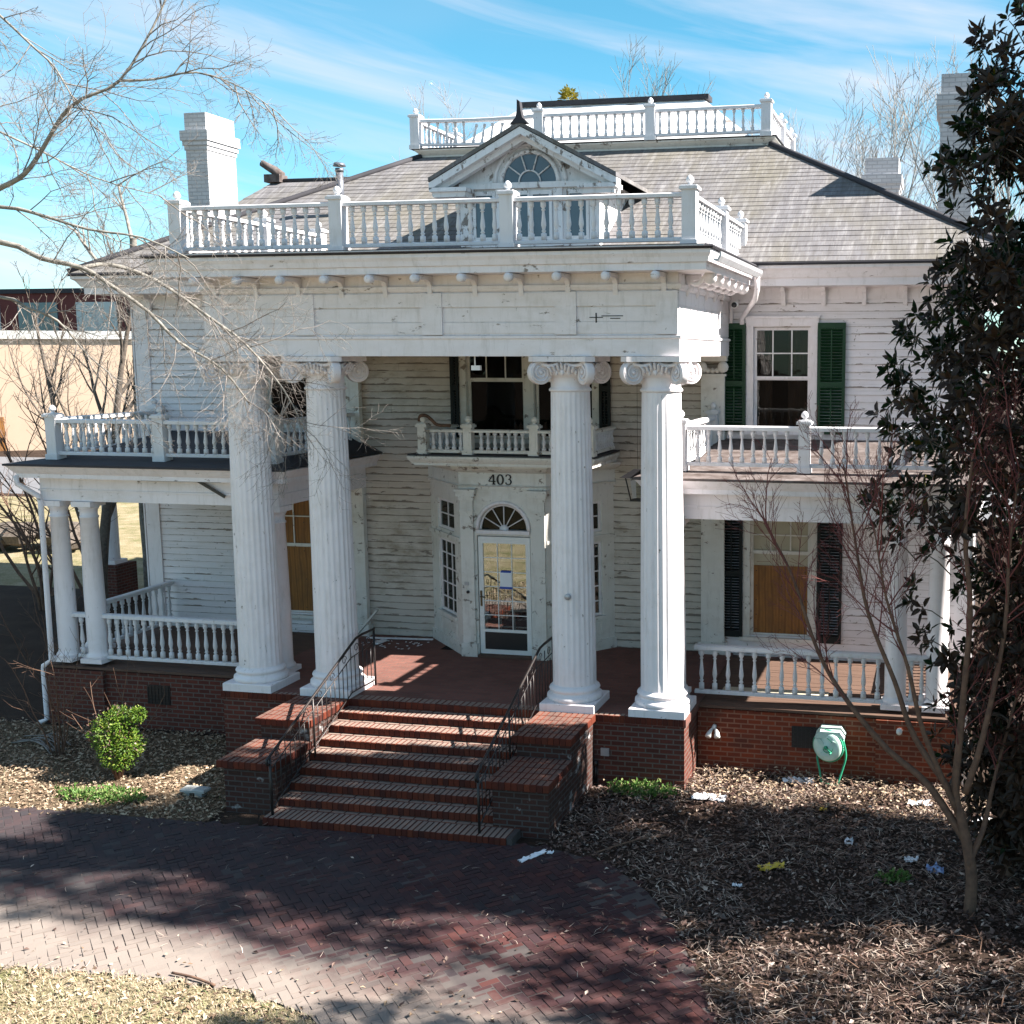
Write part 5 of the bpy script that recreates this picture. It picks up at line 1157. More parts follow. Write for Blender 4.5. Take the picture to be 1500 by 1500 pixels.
# ------------------------------------------------------------------ magnolia
def magnolia(rng, total=5400, gap=-0.17, fy=0.70, base=(9.7, -2.25, 0), freq=0.95):
    tr = MB(); lf = MB()
    base = Vector(base); H = 12.6
    prof = [(0.2, 1.5), (1.2, 2.0), (2.3, 2.1), (3.2, 2.5), (4.1, 2.75), (4.8, 2.9), (6.0, 2.8), (7.7, 2.5), (9.1, 2.25), (10.0, 2.0), (11.2, 1.5), (12.6, 0.25)]
    def rad(z):
        for (a, ra), (b, rb) in zip(prof[:-1], prof[1:]):
            if a <= z <= b: return ra + (rb - ra) * (z - a) / (b - a)
        return 0.3
    tp = [base + Vector((0.15 * sin(k * 0.9), 0.12 * cos(k * 1.3), H * 0.95 * k / 12)) for k in range(13)]
    tr.tube(tp, [0.24 * (1 - k / 13.5) + 0.02 for k in range(13)], 10)
    for k in range(44):
        z = 0.6 + (H - 1.2) * k / 44; a = k * 2.4 + rng.uniform(-0.3, 0.3); r = rad(min(z + 0.4, H)) * rng.uniform(0.5, 0.75)
        p0 = base + Vector((0, 0, z - 0.3)); p1 = base + Vector((r * cos(a), r * 0.8 * sin(a), z + 0.65)); mid = p0.lerp(p1, 0.5) + Vector((rng.uniform(-.2, .2), rng.uniform(-.2, .2), -0.15))
        tr.tube(smooth_path([p0, mid, p1], 4), [0.05 - 0.005 * q for q in range(9)], 5, cap=False)
    count = 0; tries = 0
    while count < total and tries < 60000:
        tries += 1
        z = rng.uniform(0.25, H); a = rng.uniform(0, 2 * pi); R0 = rad(z)
        lump = 1.0 + 0.20 * noise.noise(Vector((2.3 * cos(a), 2.3 * sin(a), z * 0.75 + 3)))
        f = rng.random() ** 0.45; r = R0 * lump * f
        p = base + Vector((r * cos(a), r * fy * sin(a), z))
        if rng.random() > R0 / 2.9 + 0.15: continue
        if noise.noise(p * freq + Vector((7, 1, 3))) < gap: continue
        if p.y > 0.15 and p.x < 8.6: continue
        ax = (Vector((cos(a), sin(a), 0.55)) + rvec(rng) * 0.55).normalized()
        u = ax.orthogonal().normalized(); v = ax.cross(u); nl = rng.randint(7, 11); ph = rng.random() * 6.28
        for q in range(nl):
            aa = ph + q * 2.4; sp = 0.35 + 0.75 * q / nl
            d = (ax * (1.05 - sp) + (u * cos(aa) + v * sin(aa)) * sp + Vector((0, 0, -0.12))).normalized()
            oval(lf, p + ax * 0.05 * rng.random(), d, ax, rng.uniform(0.13, 0.23), rng.uniform(0.055, 0.085))
        if rng.random() < 0.5:
            tr.tube([p - ax * 0.3 - Vector((0, 0, 0.06)), p - ax * 0.12, p], [0.010, 0.008, 0.006], 4, cap=False)
        count += 1
    return tr, lf
rm = random.Random(12); tr, lf = magnolia(rm)
mag = thing('magnolia_tree', (9.7, -2.25, 0), 'tall dark glossy magnolia tree standing against the right end of the house', 'tree')
tr.build('trunk', M['bark_grey'], mag); lf.build('crown', M['leaf'], mag)
tr, lf = magnolia(random.Random(44), 1900, 0.03, 0.8, (15.2, -3.3, 0), 0.8)
mag2 = thing('evergreen_tree', (15.2, -3.3, 0), 'tall evergreen tree on the right lawn that throws dappled shade over the brick drive', 'tree', 'broad-leaved evergreen trees')
tr.build('trunk', M['bark_grey'], mag2); lf.build('crown', M['leaf'], mag2); mag2.scale = (1.15, 0.9, 1.55)
copy_tree(mag2, (12.9, -6.5, 0), 4.0, (0.66, 0.60, 0.86), 'lower evergreen tree beside the drive shading the dead leaves under the crape myrtle', 'broad-leaved evergreen trees')

# ------------------------------------------------------------------ overhanging bare tree on the left
rb = random.Random(31)
b = MB(); t = MB(); base = Vector((-6.4, -5.6, 0))
trunk = smooth_path([base, base + Vector((0.1, 0.05, 2.2)), base + Vector((0.25, 0.1, 4.4)), base + Vector((0.5, 0.2, 6.3)), base + Vector((0.7, 0.1, 8.2)), base + Vector((0.6, -0.1, 10.5))], 4)
b.tube(trunk, [0.22 - 0.15 * k / (len(trunk) - 1) for k in range(len(trunk))], 12)
T = lambda z: min(trunk, key=lambda p: abs(p.z - z))
LIMBS = [
 ([T(7.0), (-4.4, -5.2, 7.75), (-3.16, -5.0, 7.75), (-2.63, -5.0, 7.56), (-2.15, -4.95, 7.45), (-1.86, -4.9, 7.27), (-1.45, -4.8, 6.96), (-1.12, -4.75, 6.62), (-0.63, -4.7, 6.32), (-0.35, -4.6, 5.9)], 0.062, 20, (0.5, 1.3)),
 ([(-2.15, -4.95, 7.45), (-1.97, -4.7, 7.5), (-1.53, -4.5, 7.32), (-0.94, -4.4, 6.9), (-0.56, -4.3, 6.59), (-0.11, -4.3, 6.08), (0.12, -4.25, 5.6)], 0.042, 30, (0.45, 1.15)),
 ([T(7.6), (-4.0, -5.6, 8.1), (-2.67, -5.5, 8.07), (-2.16, -5.5, 7.97), (-1.67, -5.4, 7.82), (-1.09, -5.3, 7.73), (-0.61, -5.2, 7.51)], 0.045, 16, (0.5, 1.2)),
 ([T(8.0), (-4.0, -6.0, 7.9), (-2.9, -6.0, 7.95), (-2.2, -6.0, 8.19), (-1.9, -6.0, 8.32), (-1.67, -6.0, 8.55), (-1.4, -6.0, 8.88), (-1.15, -6.0, 9.04), (-0.79, -5.9, 9.22), (-0.44, -5.8, 9.75), (-0.2, -5.7, 10.3)], 0.055, 22, (0.5, 1.3)),
 ([T(9.5), (-3.6, -6.2, 10.6), (-2.5, -6.1, 10.3), (-2.04, -6.0, 9.89), (-1.67, -6.0, 9.56), (-1.44, -6.0, 9.35), (-1.23, -6.0, 9.0), (-1.05, -5.9, 8.7)], 0.03, 13, (0.4, 1.0)),
 ([(-0.79, -5.9, 9.22), (-0.47, -5.8, 9.24), (-0.05, -5.7, 9.31), (0.39, -5.6, 9.16), (0.75, -5.5, 8.9)], 0.022, 12, (0.4, 0.9)),
 ([T(6.2), (-4.3, -5.2, 7.1), (-3.22, -5.0, 7.13), (-2.86, -5.0, 7.01), (-2.56, -4.9, 6.86), (-2.28, -4.8, 6.47), (-1.95, -4.7, 6.16)], 0.04, 14, (0.4, 1.0)),
 ([T(9.0), (-3.8, -5.4, 9.2), (-2.9, -5.0, 8.9), (-2.2, -4.6, 8.5), (-1.5, -4.4, 8.3)], 0.03, 14, (0.5, 1.2)),
]
for pts, r, n, Lr in LIMBS:
    sp = smooth_path(pts, 3); r *= 0.66; b.tube(sp, [r * (1 - 0.78 * k / (len(sp) - 1)) for k in range(len(sp))], 7)
    along(t, sp, r, rb, n, Lr, (0, 8, 5), (0.5, 1.05), up=-0.02, r0=0.0085, t0=0.32, wob=0.30, rmin=0.0021)
lt = thing('bare_tree', tuple(base), 'bare pale barked tree reaching its twiggy limbs across the left of the portico', 'tree')
b.build('trunk', M['bark_pale'], lt); t.build('twigs', M['bark_twig'], lt)

# ------------------------------------------------------------------ crape myrtle on the right
rc_ = random.Random(77); b = MB(); t = MB()
STEMS = [
 ([(7.92, -3.5, -0.02), (7.93, -3.5, 0.5), (7.80, -3.5, 1.14), (7.72, -3.5, 1.47), (7.76, -3.55, 2.3), (7.82, -3.6, 3.6), (7.74, -3.6, 4.5), (7.8, -3.6, 5.4)], 0.075),
 ([(7.86, -3.48, 0.86), (7.41, -3.4, 1.49), (6.93, -3.35, 1.87), (6.44, -3.3, 2.42), (6.08, -3.2, 2.97), (5.75, -3.2, 3.9), (5.42, -3.2, 4.5)], 0.05),
 ([(7.73, -3.5, 1.39), (7.24, -3.3, 2.02), (6.99, -3.25, 2.67), (6.66, -3.2, 3.47), (6.5, -3.2, 4.3), (6.35, -3.2, 5.2)], 0.042),
 ([(7.76, -3.5, 1.2), (7.35, -3.7, 2.2), (7.15, -3.8, 3.0), (6.9, -3.9, 3.8), (6.75, -3.9, 4.6)], 0.036),
 ([(7.83, -3.6, 1.5), (8.0, -3.7, 2.21), (8.19, -3.7, 3.4), (8.22, -3.7, 4.39), (8.3, -3.7, 5.3)], 0.042),
 ([(7.88, -3.55, 0.6), (8.05, -3.4, 1.0), (8.15, -3.3, 1.5), (8.35, -3.2, 2.4), (8.6, -3.2, 3.4)], 0.04),
]
for i, (pts, r) in enumerate(STEMS):
    sp = smooth_path(pts, 4); b.tube(sp, [r * (1 - 0.8 * k / (len(sp) - 1)) for k in range(len(sp))], 8)
    along(t, sp, r, rc_, 15, (0.5, 1.2), (0, 6, 5), (0.35, 0.75), up=0.05, r0=0.011, t0=0.5, wob=0.18, rmin=0.0028)
cm = thing('crape_myrtle', (7.92, -3.5, 0), 'leafless crape myrtle with brown stems and fine reddish twigs before the right porch', 'tree')
b.build('trunk', M['bark_brown'], cm); t.build('twigs', M['bark_red'], cm)
b = MB(); t = MB(); pts = smooth_path([(8.44, -2.5, -0.02), (8.3, -2.5, 0.6), (8.47, -2.5, 1.41), (8.68, -2.5, 2.3), (8.85, -2.6, 3.4), (8.95, -2.6, 4.6)], 4)
b.tube(pts, [0.06 * (1 - 0.75 * k / (len(pts) - 1)) for k in range(len(pts))], 8); along(t, pts, 0.06, rc_, 10, (0.5, 1.1), (0, 5, 3), (0.35, 0.75), up=0.04, r0=0.011, t0=0.35)
s2 = thing('sapling', (8.44, -2.5, 0), 'slim leaning bare sapling at the right edge behind the crape myrtle', 'tree'); b.build('trunk', M['bark_brown'], s2); t.build('twigs', M['bark_twig'], s2)

# ------------------------------------------------------------------ shrubs and shoots on the left
rs = random.Random(5); lf = MB(); st_ = MB(); bc = Vector((-4.80, -1.70, 0))
for (cx, cy, cz, r, n) in ((0.05, -0.02, 0.50, 0.33, 1600), (-0.06, 0.0, 0.78, 0.36, 1900), (0.10, 0.02, 0.98, 0.27, 1000), (0.44, 0.04, 1.10, 0.13, 380), (0.24, 0.0, 0.62, 0.27, 900)):
    for _ in range(n):
        u = rvec(rs); lump = 1 + 0.26 * noise.noise(u * 3.2 + Vector((cx * 9, cz * 9, 0))); q = bc + Vector((cx * 0.85, cy, cz * 0.95)) + u * r * 0.86 * lump * (rs.random() ** 0.22)
        d = (u + rvec(rs) * 0.9).normalized(); leaf(lf, q, d, (u + Vector((0, 0, 0.6))).normalized(), rs.uniform(0.03, 0.055), rs.uniform(0.018, 0.028))
for k in range(9): a = k * 0.7; st_.tube([bc + Vector((0.03 * cos(a), 0.03 * sin(a), 0)), bc + Vector((0.15 * cos(a), 0.15 * sin(a), 0.4)), bc + Vector((0.25 * cos(a), 0.22 * sin(a), 0.85))], [0.018, 0.012, 0.006], 5)
for (dx, dy, zz) in ((-0.45, 0.1, 1.55), (-0.15, 0.2, 1.65), (0.25, 0.25, 1.7), (-0.6, -0.05, 1.2), (0.5, 0.2, 1.45), (0.05, -0.15, 0.7)):
    grow(st_, bc + Vector((dx * 0.3, dy * 0.3, 0.4)), Vector((dx, dy, zz - 0.5)), zz - 0.4, 0.011, 1, rs, (0, 3), (0.4, 0.8), wob=0.12)
dl = MB()
for _ in range(420):
    u = rvec(rs); q = bc + Vector((0.02, 0, 0.72)) + Vector((u.x * 0.42, u.y * 0.36, u.z * 0.5)) * (rs.random() ** 0.3); leaf(dl, q, (u + rvec(rs)).normalized(), rvec(rs), rs.uniform(0.03, 0.06), rs.uniform(0.018, 0.03))
bu = thing('boxwood_bush', tuple(bc), 'rounded bright green clipped bush with bare shoots in the left bed', 'bush'); lf.build('foliage', M['box_leaf'], bu); dl.build('dead_leaves', M['litter'], bu); st_.build('stems', M['bark_brown'], bu)
for i, (x, y, n, h, lab) in enumerate(((-6.55, -0.9, 7, 2.0, 'clump of thin bare brown shoots at the left edge of the leaf bed'), (-8.6, 1.6, 5, 2.6, 'leafless dark shrub on the shaded lawn left of the veranda'), (-3.1, -1.6, 0, 0, ''))):
    if not n: continue
    s = MB()
    for k in range(n): a = rs.uniform(0, 6.28); grow(s, (x + 0.08 * cos(a), y + 0.08 * sin(a), 0), (0.35 * cos(a), 0.35 * sin(a), 1), h * rs.uniform(0.6, 1.0), 0.014, 1, rs, (0, 5, 2), (0.4, 0.9), wob=0.14, up=0.02)
    tag(s.build('bare_shrub', M['bark_brown'], None), lab, 'shrub')
def weed(x0, y0, rx, ry, n, lab, h=0.14):
    s = MB()
    for _ in range(n):
        a = rs.uniform(0, 6.28); q = rs.random() ** 0.6; p = Vector((x0 + rx * q * cos(a), y0 + ry * q * sin(a), 0.01)); d = (rvec(rs) + Vector((0, 0, 0.9))).normalized()
        leaf(s, p + Vector((0, 0, rs.uniform(0, h))), d, (rvec(rs) + Vector((0, 0, 1))).normalized(), rs.uniform(0.04, 0.10), rs.uniform(0.02, 0.05))
    return tag(s.build('weed_patch', M['weed'], None), lab, 'weeds')
weed(3.25, -0.72, 0.55, 0.22, 700, 'low green weeds growing at the foot of the right brick pier')
weed(-4.5, -2.45, 0.75, 0.25, 650, 'light green weeds in the left bed beside the drive', 0.10)
weed(7.02, -2.85, 0.22, 0.14, 150, 'small tuft of green leaves in the dead litter by the crape myrtle', 0.08)

# ------------------------------------------------------------------ ground litter and dry grass
rl = random.Random(9)
DRIVE_IN = DRIVE
def litter(name, n, xr, yr, mat, size, skip=None, keep=None, zmax=0.05):
    s = MB()
    for _ in range(n):
        x, y = rl.uniform(*xr), rl.uniform(*yr)
        if skip and skip(x, y): continue
        if keep and rl.random() > keep(x, y): continue
        L = rl.uniform(*size); z = rl.random() ** 2 * zmax + 0.012 + 0.035 * max(0, noise.noise(Vector((x * 0.9, y * 0.9, 2)))); a = rl.uniform(0, 6.28); tilt = rl.uniform(-0.5, 0.5)
        d = Vector((cos(a), sin(a), tilt)).normalized(); leaf(s, Vector((x, y, z + 0.03 * abs(tilt))), d, (Vector((0, 0, 1)) + rvec(rl) * 0.5).normalized(), L, L * rl.uniform(0.4, 0.6), rl.uniform(-0.4, 0.5))
    o = s.build(name, mat); o['kind'] = 'stuff'; return o
def house_zone(x, y): return (y > 0.53) or (abs(x) < 2.44 and y > -2.7) or (abs(x) < 3.86 and y > -0.42)
def rskip(x, y): return house_zone(x, y) or (inpoly(x, y, DRIVE) and rl.random() > 0.035) or x > 7.5 + (y + 16.7) * 0.075 + 1.2
litter('leaf_litter', 36000, (2.3, 9.8), (-8.6, 0.55), M['litter'], (0.03, 0.085), rskip, zmax=0.06)
litter('leaf_litter', 9500, (-9.5, -2.3), (-3.25, 0.5), M['litter_pale'], (0.04, 0.095), lambda x, y: house_zone(x, y) or (inpoly(x, y, DRIVE) and rl.random() > 0.08), zmax=0.03)
litter('leaf_litter', 5200, (-4.5, 3.4), (-9.2, -6.3), M['litter_pale'], (0.035, 0.085), lambda x, y: inpoly(x, y, DRIVE) and rl.random() > 0.10, zmax=0.05)
litter('leaf_litter', 420, (-4, 5.2), (-7.5, -2.8), M['litter'], (0.03, 0.08), None, zmax=0.02)
litter('leaf_drift', 3800, (2.6, 8.6), (-0.9, 0.5), M['litter_pale'], (0.035, 0.09), lambda x, y: house_zone(x, y) or rl.random() > 0.25 + 0.75 * max(0, (y + 0.9) / 1.4), zmax=0.12)
litter('leaf_litter', 2600, (2.6, 9.0), (-8.4, -0.6), M['litter'], (0.06, 0.13), lambda x, y: rskip(x, y) or noise.noise(Vector((x * 0.7, y * 0.7, 9))) < 0.05, zmax=0.09)
def straw(name, n, xr, yr, mat, Lr, wd, skip, flat=True, zm=0.05):
    s = MB()
    for _ in range(n):
        x, y = rl.uniform(*xr), rl.uniform(*yr)
        if skip(x, y): continue
        L = rl.uniform(*Lr); a = rl.uniform(0, 6.28)
        if flat:
            z = rl.random() * zm + 0.02; d = Vector((cos(a), sin(a), rl.uniform(-0.15, 0.35))); p = Vector((x, y, z)); c = Vector((-sin(a), cos(a), 0)) * wd
            m = p + d * L * 0.5 + Vector((rl.uniform(-1, 1), rl.uniform(-1, 1), rl.uniform(0, 0.8))) * L * 0.12; e = p + d * L
            e.z = max(e.z, 0.012); s.add([p - c, p + c, m + c, m - c, e], [(0, 1, 2, 3), (3, 2, 4)])
        else:
            p = Vector((x, y, 0.0)); d = Vector((cos(a) * 0.55, sin(a) * 0.55, rl.uniform(0.5, 1))).normalized(); c = Vector((-sin(a), cos(a), 0)) * wd; m = p + d * L * 0.6; e = m + Vector((d.x, d.y, d.z * 0.1)) * L * 0.5
            s.add([p - c, p + c, m + c * 0.8, m - c * 0.8, e], [(0, 1, 2, 3), (3, 2, 4)])
    o = s.build(name, mat); o['kind'] = 'stuff'
straw('pine_straw', 15000, (2.4, 9.8), (-8.6, 0.5), M['straw'], (0.07, 0.22), 0.0026, lambda x, y: rskip(x, y) or noise.noise(Vector((x * 0.8, y * 0.8, 5))) < -0.15, zm=0.09)
straw('dry_grass', 26000, (-4.6, 3.4), (-9.0, -6.6), M['grass'], (0.04, 0.10), 0.004, lambda x, y: inpoly(x, y, DRIVE), False)
straw('dry_grass', 4000, (-9, -2.5), (-3.2, 0.3), M['grass'], (0.03, 0.09), 0.004, lambda x, y: inpoly(x, y, DRIVE) or house_zone(x, y), False)
straw('twig_litter', 420, (2.6, 9.0), (-8.4, 0.4), M['bark_brown'], (0.15, 0.5), 0.006, rskip, zm=0.10)
straw('twig_litter', 260, (-4, 6.0), (-7.6, -2.9), M['straw'], (0.05, 0.16), 0.003, lambda x, y: False, zm=0.03)

# ------------------------------------------------------------------ small things on the ground
def crumple(name, loc, sx, sy, mat, lab, cat, amp=0.05, n=9, seed=1, rz=0.0):
    rr = random.Random(seed); s = MB(); vs = []; ca, sa = cos(rz), sin(rz)
    for j in range(n + 1):
        for i in range(n + 1):
            u, v = i / n - 0.5, j / n - 0.5; k = 1 + 0.25 * noise.noise(Vector((u * 4, v * 4, seed * 3.1)))
            x, y = u * sx * k, v * sy * k; z = 0.035 + amp * abs(noise.noise(Vector((u * 7, v * 7, seed)))) * 1.3 + amp * 0.2 * rr.uniform(-1, 1); x += sx * 0.10 * noise.noise(Vector((u * 6, v * 6, seed + 9))); y += sy * 0.12 * noise.noise(Vector((u * 6, v * 6, seed + 19)))
            vs.append((loc[0] + x * ca - y * sa, loc[1] + x * sa + y * ca, max(0.02, z)))
    s.add(vs, [(j * (n + 1) + i, j * (n + 1) + i + 1, (j + 1) * (n + 1) + i + 1, (j + 1) * (n + 1) + i) for j in range(n) for i in range(n)])
    s.add([(x, y, max(0.012, z - 0.006)) for x, y, z in vs], [((j + 1) * (n + 1) + i, (j + 1) * (n + 1) + i + 1, j * (n + 1) + i + 1, j * (n + 1) + i) for j in range(n) for i in range(n)])
    return tag(s.build(name, mat), lab, cat)
crumple('wrapper', (5.49, -2.83), 0.32, 0.12, M['yellow_wrap'], 'crumpled yellow wrapper lying on the dead leaves', 'litter', 0.07, seed=2, rz=0.4)
crumple('wrapper', (7.52, -2.51), 0.20, 0.17, M['blue_wrap'], 'crumpled pale blue wrapper left of the crape myrtle trunk', 'litter', 0.09, seed=3)
crumple('paper_scrap', (7.22, -2.25), 0.16, 0.12, M['paper'], 'small white scrap behind the pale blue wrapper', 'litter', 0.05, seed=4)
crumple('paper_scrap', (5.46, 0.22), 0.42, 0.22, M['paper'], 'large white paper near the brick wall below the hose reel', 'litter', 0.06, seed=5)
crumple('plastic_bag', (4.25, -0.69), 0.5, 0.22, M['paper'], 'flat white plastic bag near the right brick pier', 'litter', 0.05, seed=6)
crumple('paper_scrap', (6.39, -1.86), 0.11, 0.14, M['paper'], 'small white scrap alone in the middle of the dark litter', 'litter', 0.06, seed=7)
crumple('paper_scrap', (7.3, -0.3), 0.34, 0.16, M['paper'], 'white paper on the leaves left of the magnolia', 'litter', 0.05, seed=8)
crumple('paper_scrap', (8.2, -0.75), 0.36, 0.14, M['paper'], 'white paper on the leaves under the magnolia', 'litter', 0.05, seed=9)
crumple('wrapper', (5.94, -0.8), 0.10, 0.08, M['yellow_wrap'], 'tiny orange scrap on the leaves in front of the hose reel', 'litter', 0.04, seed=10)
crumple('paper_strip', (2.41, -3.11), 0.42, 0.09, M['paper'], 'narrow white paper strip on the bricks right of the bottom step', 'litter', 0.03, seed=11, rz=1.05)
crumple('paper_scrap', (2.60, -2.97), 0.08, 0.06, M['paper'], 'tiny white scrap beside the white paper strip', 'litter', 0.03, seed=12)
crumple('paper_scrap', (5.15, -3.4), 0.12, 0.06, M['paper'], 'small white scrap near the curved edge of the drive', 'litter', 0.03, seed=13)
s = MB(); s.bev(-3.42, -3.02, -2.15, -1.97, 0.08, 0.13, 0.02); s.box(-3.20, -3.08, -2.12, -2.0, 0.0, 0.08); s.box(-3.38, -3.30, -2.10, -2.0, 0.0, 0.08); tag(s.build('stone_slab', M['stone']), 'pale stone slab on low feet left of the front steps', 'stone')
s = MB(); s.tube(smooth_path([(-0.30, -6.62, 0.05), (-0.02, -6.67, 0.06), (0.28, -6.74, 0.045)], 4), 0.014, 6); tag(s.build('fallen_stick', M['bark_brown']), 'straight brown stick lying on the edge of the dry lawn', 'stick')
s = MB()
for k in range(9): y = -0.5 + rl.uniform(-0.25, 0.25); s.tube(smooth_path([(-7.6 + rl.uniform(-0.2, 0.3), y, 0.05), (-7.1, y - 0.1 + rl.uniform(-0.1, 0.1), 0.12), (-6.6 + rl.uniform(-0.2, 0.2), y - 0.35, 0.05)], 3), 0.010, 5)
tag(s.build('brush_pile', M['bark_twig']), 'small pile of pale cut branches at the left edge of the bed', 'branches')
s = MB(); s.tube(smooth_path([(3.2, -2.9, 0.06), (3.6, -2.5, 0.09), (3.95, -2.2, 0.06)], 4), [0.012] * 9, 5); tag(s.build('fallen_twig', M['bark_brown']), 'thin fallen twig in the dead leaves right of the steps', 'stick')
# porch debris
s = MB(); s.obox((-3.18, 3.18, ZF + 0.30), (0.03, 0.09, 0.78), Matrix.Rotation(radians(42), 3, 'Y')); tag(s.build('fallen_board', M['trim_worn']), 'loose grey board leaning in the porch corner by the clapboard wall', 'board')
s = MB(); s.obox((-2.55, 3.30, ZF + 0.02), (1.3, 0.07, 0.02), Matrix.Rotation(radians(5), 3, 'Z')); tag(s.build('fallen_board', M['trim']), 'long white strip of trim lying on the porch floor along the wall', 'board')
s = MB(); s.obox((-2.78, 2.95, ZF + 0.03), (0.12, 0.30, 0.03), Matrix.Rotation(radians(-8), 3, 'Z')); tag(s.build('fallen_board', M['trim']), 'short white block lying on the porch floor beside the long strip', 'board')
s = MB()
for k in range(40): s.obox((rl.uniform(-3.2, -1.9), rl.uniform(2.6, 3.4), ZF + 0.012), (rl.uniform(0.02, 0.07), rl.uniform(0.01, 0.04), 0.006), Matrix.Rotation(rl.uniform(0, 3), 3, 'Z'))
o = s.build('paint_flakes', M['trim']); o['kind'] = 'stuff'
s = MB(); pts = smooth_path([(BX - 1.36, 2.1, 5.33), (BX - 1.33, 2.08, 5.42), (BX - 1.22, 2.08, 5.43), (BX - 1.13, 2.1, 5.36), (BX - 1.03, 2.12, 5.27), (BX - 0.8, 2.14, 5.26)], 4); s.tube(pts, [0.03] * len(pts), 6); tag(s.build('dead_vine', M['bark_brown']), 'dark dead vine draped on the corner post of the small balcony', 'vine')
# board on the right porch floor
s = MB(); s.obox((4.95, 1.25, ZF + 0.012), (1.7, 0.24, 0.024), Matrix.Rotation(radians(1), 3, 'Z')); tag(s.build('loose_plank', M['litter_pale'] if False else M['shade']), 'pale loose plank lying on the right porch floor behind the railing', 'board')

# ------------------------------------------------------------------ hose reel on the right brick wall
hr = thing('hose_reel', (5.9, 0.3, 0.02), 'green garden hose reel with a bleached cover mounted on the right brick wall', 'hose reel')
rot = Matrix.Translation((5.93, 0.33, 0.62)) @ Matrix.Rotation(radians(-18), 4, 'Z') @ Matrix.Rotation(pi / 2, 4, 'X')
s = MB(); s.lathe([(0.001, 0.16), (0.05, 0.17), (0.06, 0.155), (0.12, 0.165), (0.20, 0.15), (0.225, 0.13), (0.23, 0.10), (0.215, 0.09), (0.001, 0.09)], 32, m=rot)
for k in range(3): a = 2 * pi * k / 3 + 0.4; s.obox(rot @ Vector((0.11 * cos(a), 0.11 * sin(a), 0.168)), (0.05, 0.02, 0.14), Matrix.Rotation(a, 3, 'Y'))
s.build('drum', M['pale_green'], hr)
s = MB(); s.tube([rot @ Vector((0.235 * cos(q * 0.2) , 0.235 * sin(q * 0.2), 0.085)) for q in range(33)], 0.020, 8)
s.tube([rot @ Vector(((0.05 + 0.005 * q) * cos(q * 0.22 + 3.6), (0.05 + 0.005 * q) * sin(q * 0.22 + 3.6), 0.176 - 0.0006 * q)) for q in range(20)], 0.006, 5); s.build('hose_coil', M['green_plastic'], hr)
s = MB(); s.tube([rot @ Vector((0, 0, 0.17)), rot @ Vector((0, 0, 0.20))], 0.03, 10); s.tube([rot @ Vector((0.0, 0.0, 0.195)), rot @ Vector((0.10, -0.06, 0.205)), rot @ Vector((0.10, -0.06, 0.26))], [0.012, 0.012, 0.016], 8); s.build('crank_handle', M['green_plastic'], hr)
s = MB()
for k in range(6):
    rr_ = 0.16 + 0.008 * (k % 3); zz = 0.07 - 0.03 * k; s.tube([rot @ Vector((rr_ * cos(2 * pi * q / 28), rr_ * sin(2 * pi * q / 28), zz)) for q in range(29)], 0.016, 8)
s.tube(smooth_path([(5.76, 0.36, 0.60), (5.73, 0.35, 0.40), (5.77, 0.33, 0.20), (5.80, 0.3, 0.03)], 5), 0.016, 8); s.tube(smooth_path([(6.12, 0.28, 0.72), (6.17, 0.27, 0.48), (6.12, 0.26, 0.25), (6.05, 0.22, 0.03)], 5), 0.016, 8)
s.tube(smooth_path([(5.80, 0.3, 0.03), (5.95, 0.2, 0.03), (6.05, 0.22, 0.03)], 4), 0.016, 8)
s.build('hose', M['green_plastic'], hr)
s = MB(); s.box(5.72, 6.13, 0.40, 0.545, 0.50, 0.76); s.prism([(5.70, 0.76), (6.15, 0.76), (6.08, 0.86), (5.78, 0.86)], 0.36, 'y', 0.18); s.build('bracket', M['pale_green'], hr)

# ------------------------------------------------------------------ background
bt = thing('tan_building', (-54.78, 51.09, 0), 'long low tan stucco building with a white parapet across the street', 'building')
ca_, sa_ = cos(radians(30)), sin(radians(30))
def rotm(mb): mb.v = [(-54.78 + x * ca_ - y * sa_, 51.09 + x * sa_ + y * ca_, z) for x, y, z in mb.v]; return mb
s = MB(); s.box(-70, 45, 0, 24, 0, 7.55); rotm(s).build('wall', M['stucco'], bt); s = MB(); s.box(-70.2, 45.2, -0.2, 24.2, 7.55, 8.1); rotm(s).build('parapet', M['concrete'], bt)
s = MB(); s.box(-1.7, -0.1, -0.12, -0.01, 0, 2.3); rotm(s).build('door', M['plywood'], bt)
bb = thing('brick_building', (-110, 100, 0), 'dark red brick building with large windows rising behind the tan building', 'building')
s = MB(); s.box(-170, -55, 96, 125, 0, 13.2); s.build('wall', M['far_brick'], bb)
s = MB(); s.box(-170.3, -54.7, 95.7, 125.3, 13.2, 13.7); s.build('roof', M['roof_dark'], bb)
for k in range(8):
    x = -101.5 + k * 9.0 if k else -101.5
    wn_ = MB(); x0 = -108 + k * 7.4
    wn_.box(x0, x0 + 5.0, 95.85, 95.98, 8.7, 12.2); ww = wn_.build('window', M['far_glass'] if k % 2 == 0 else M['far_shade'], bb)
    f = MB(); f.box(x0 - 0.2, x0 + 5.2, 95.75, 95.99, 8.4, 8.69); f.box(x0 + 2.4, x0 + 2.6, 95.78, 95.849, 8.7, 12.2); f.build('frame', M['concrete'], ww)
s = MB(); s.box(-88, -81, 104, 109, 13.7, 15.6); s.build('roof_hut', M['stucco'], bb)
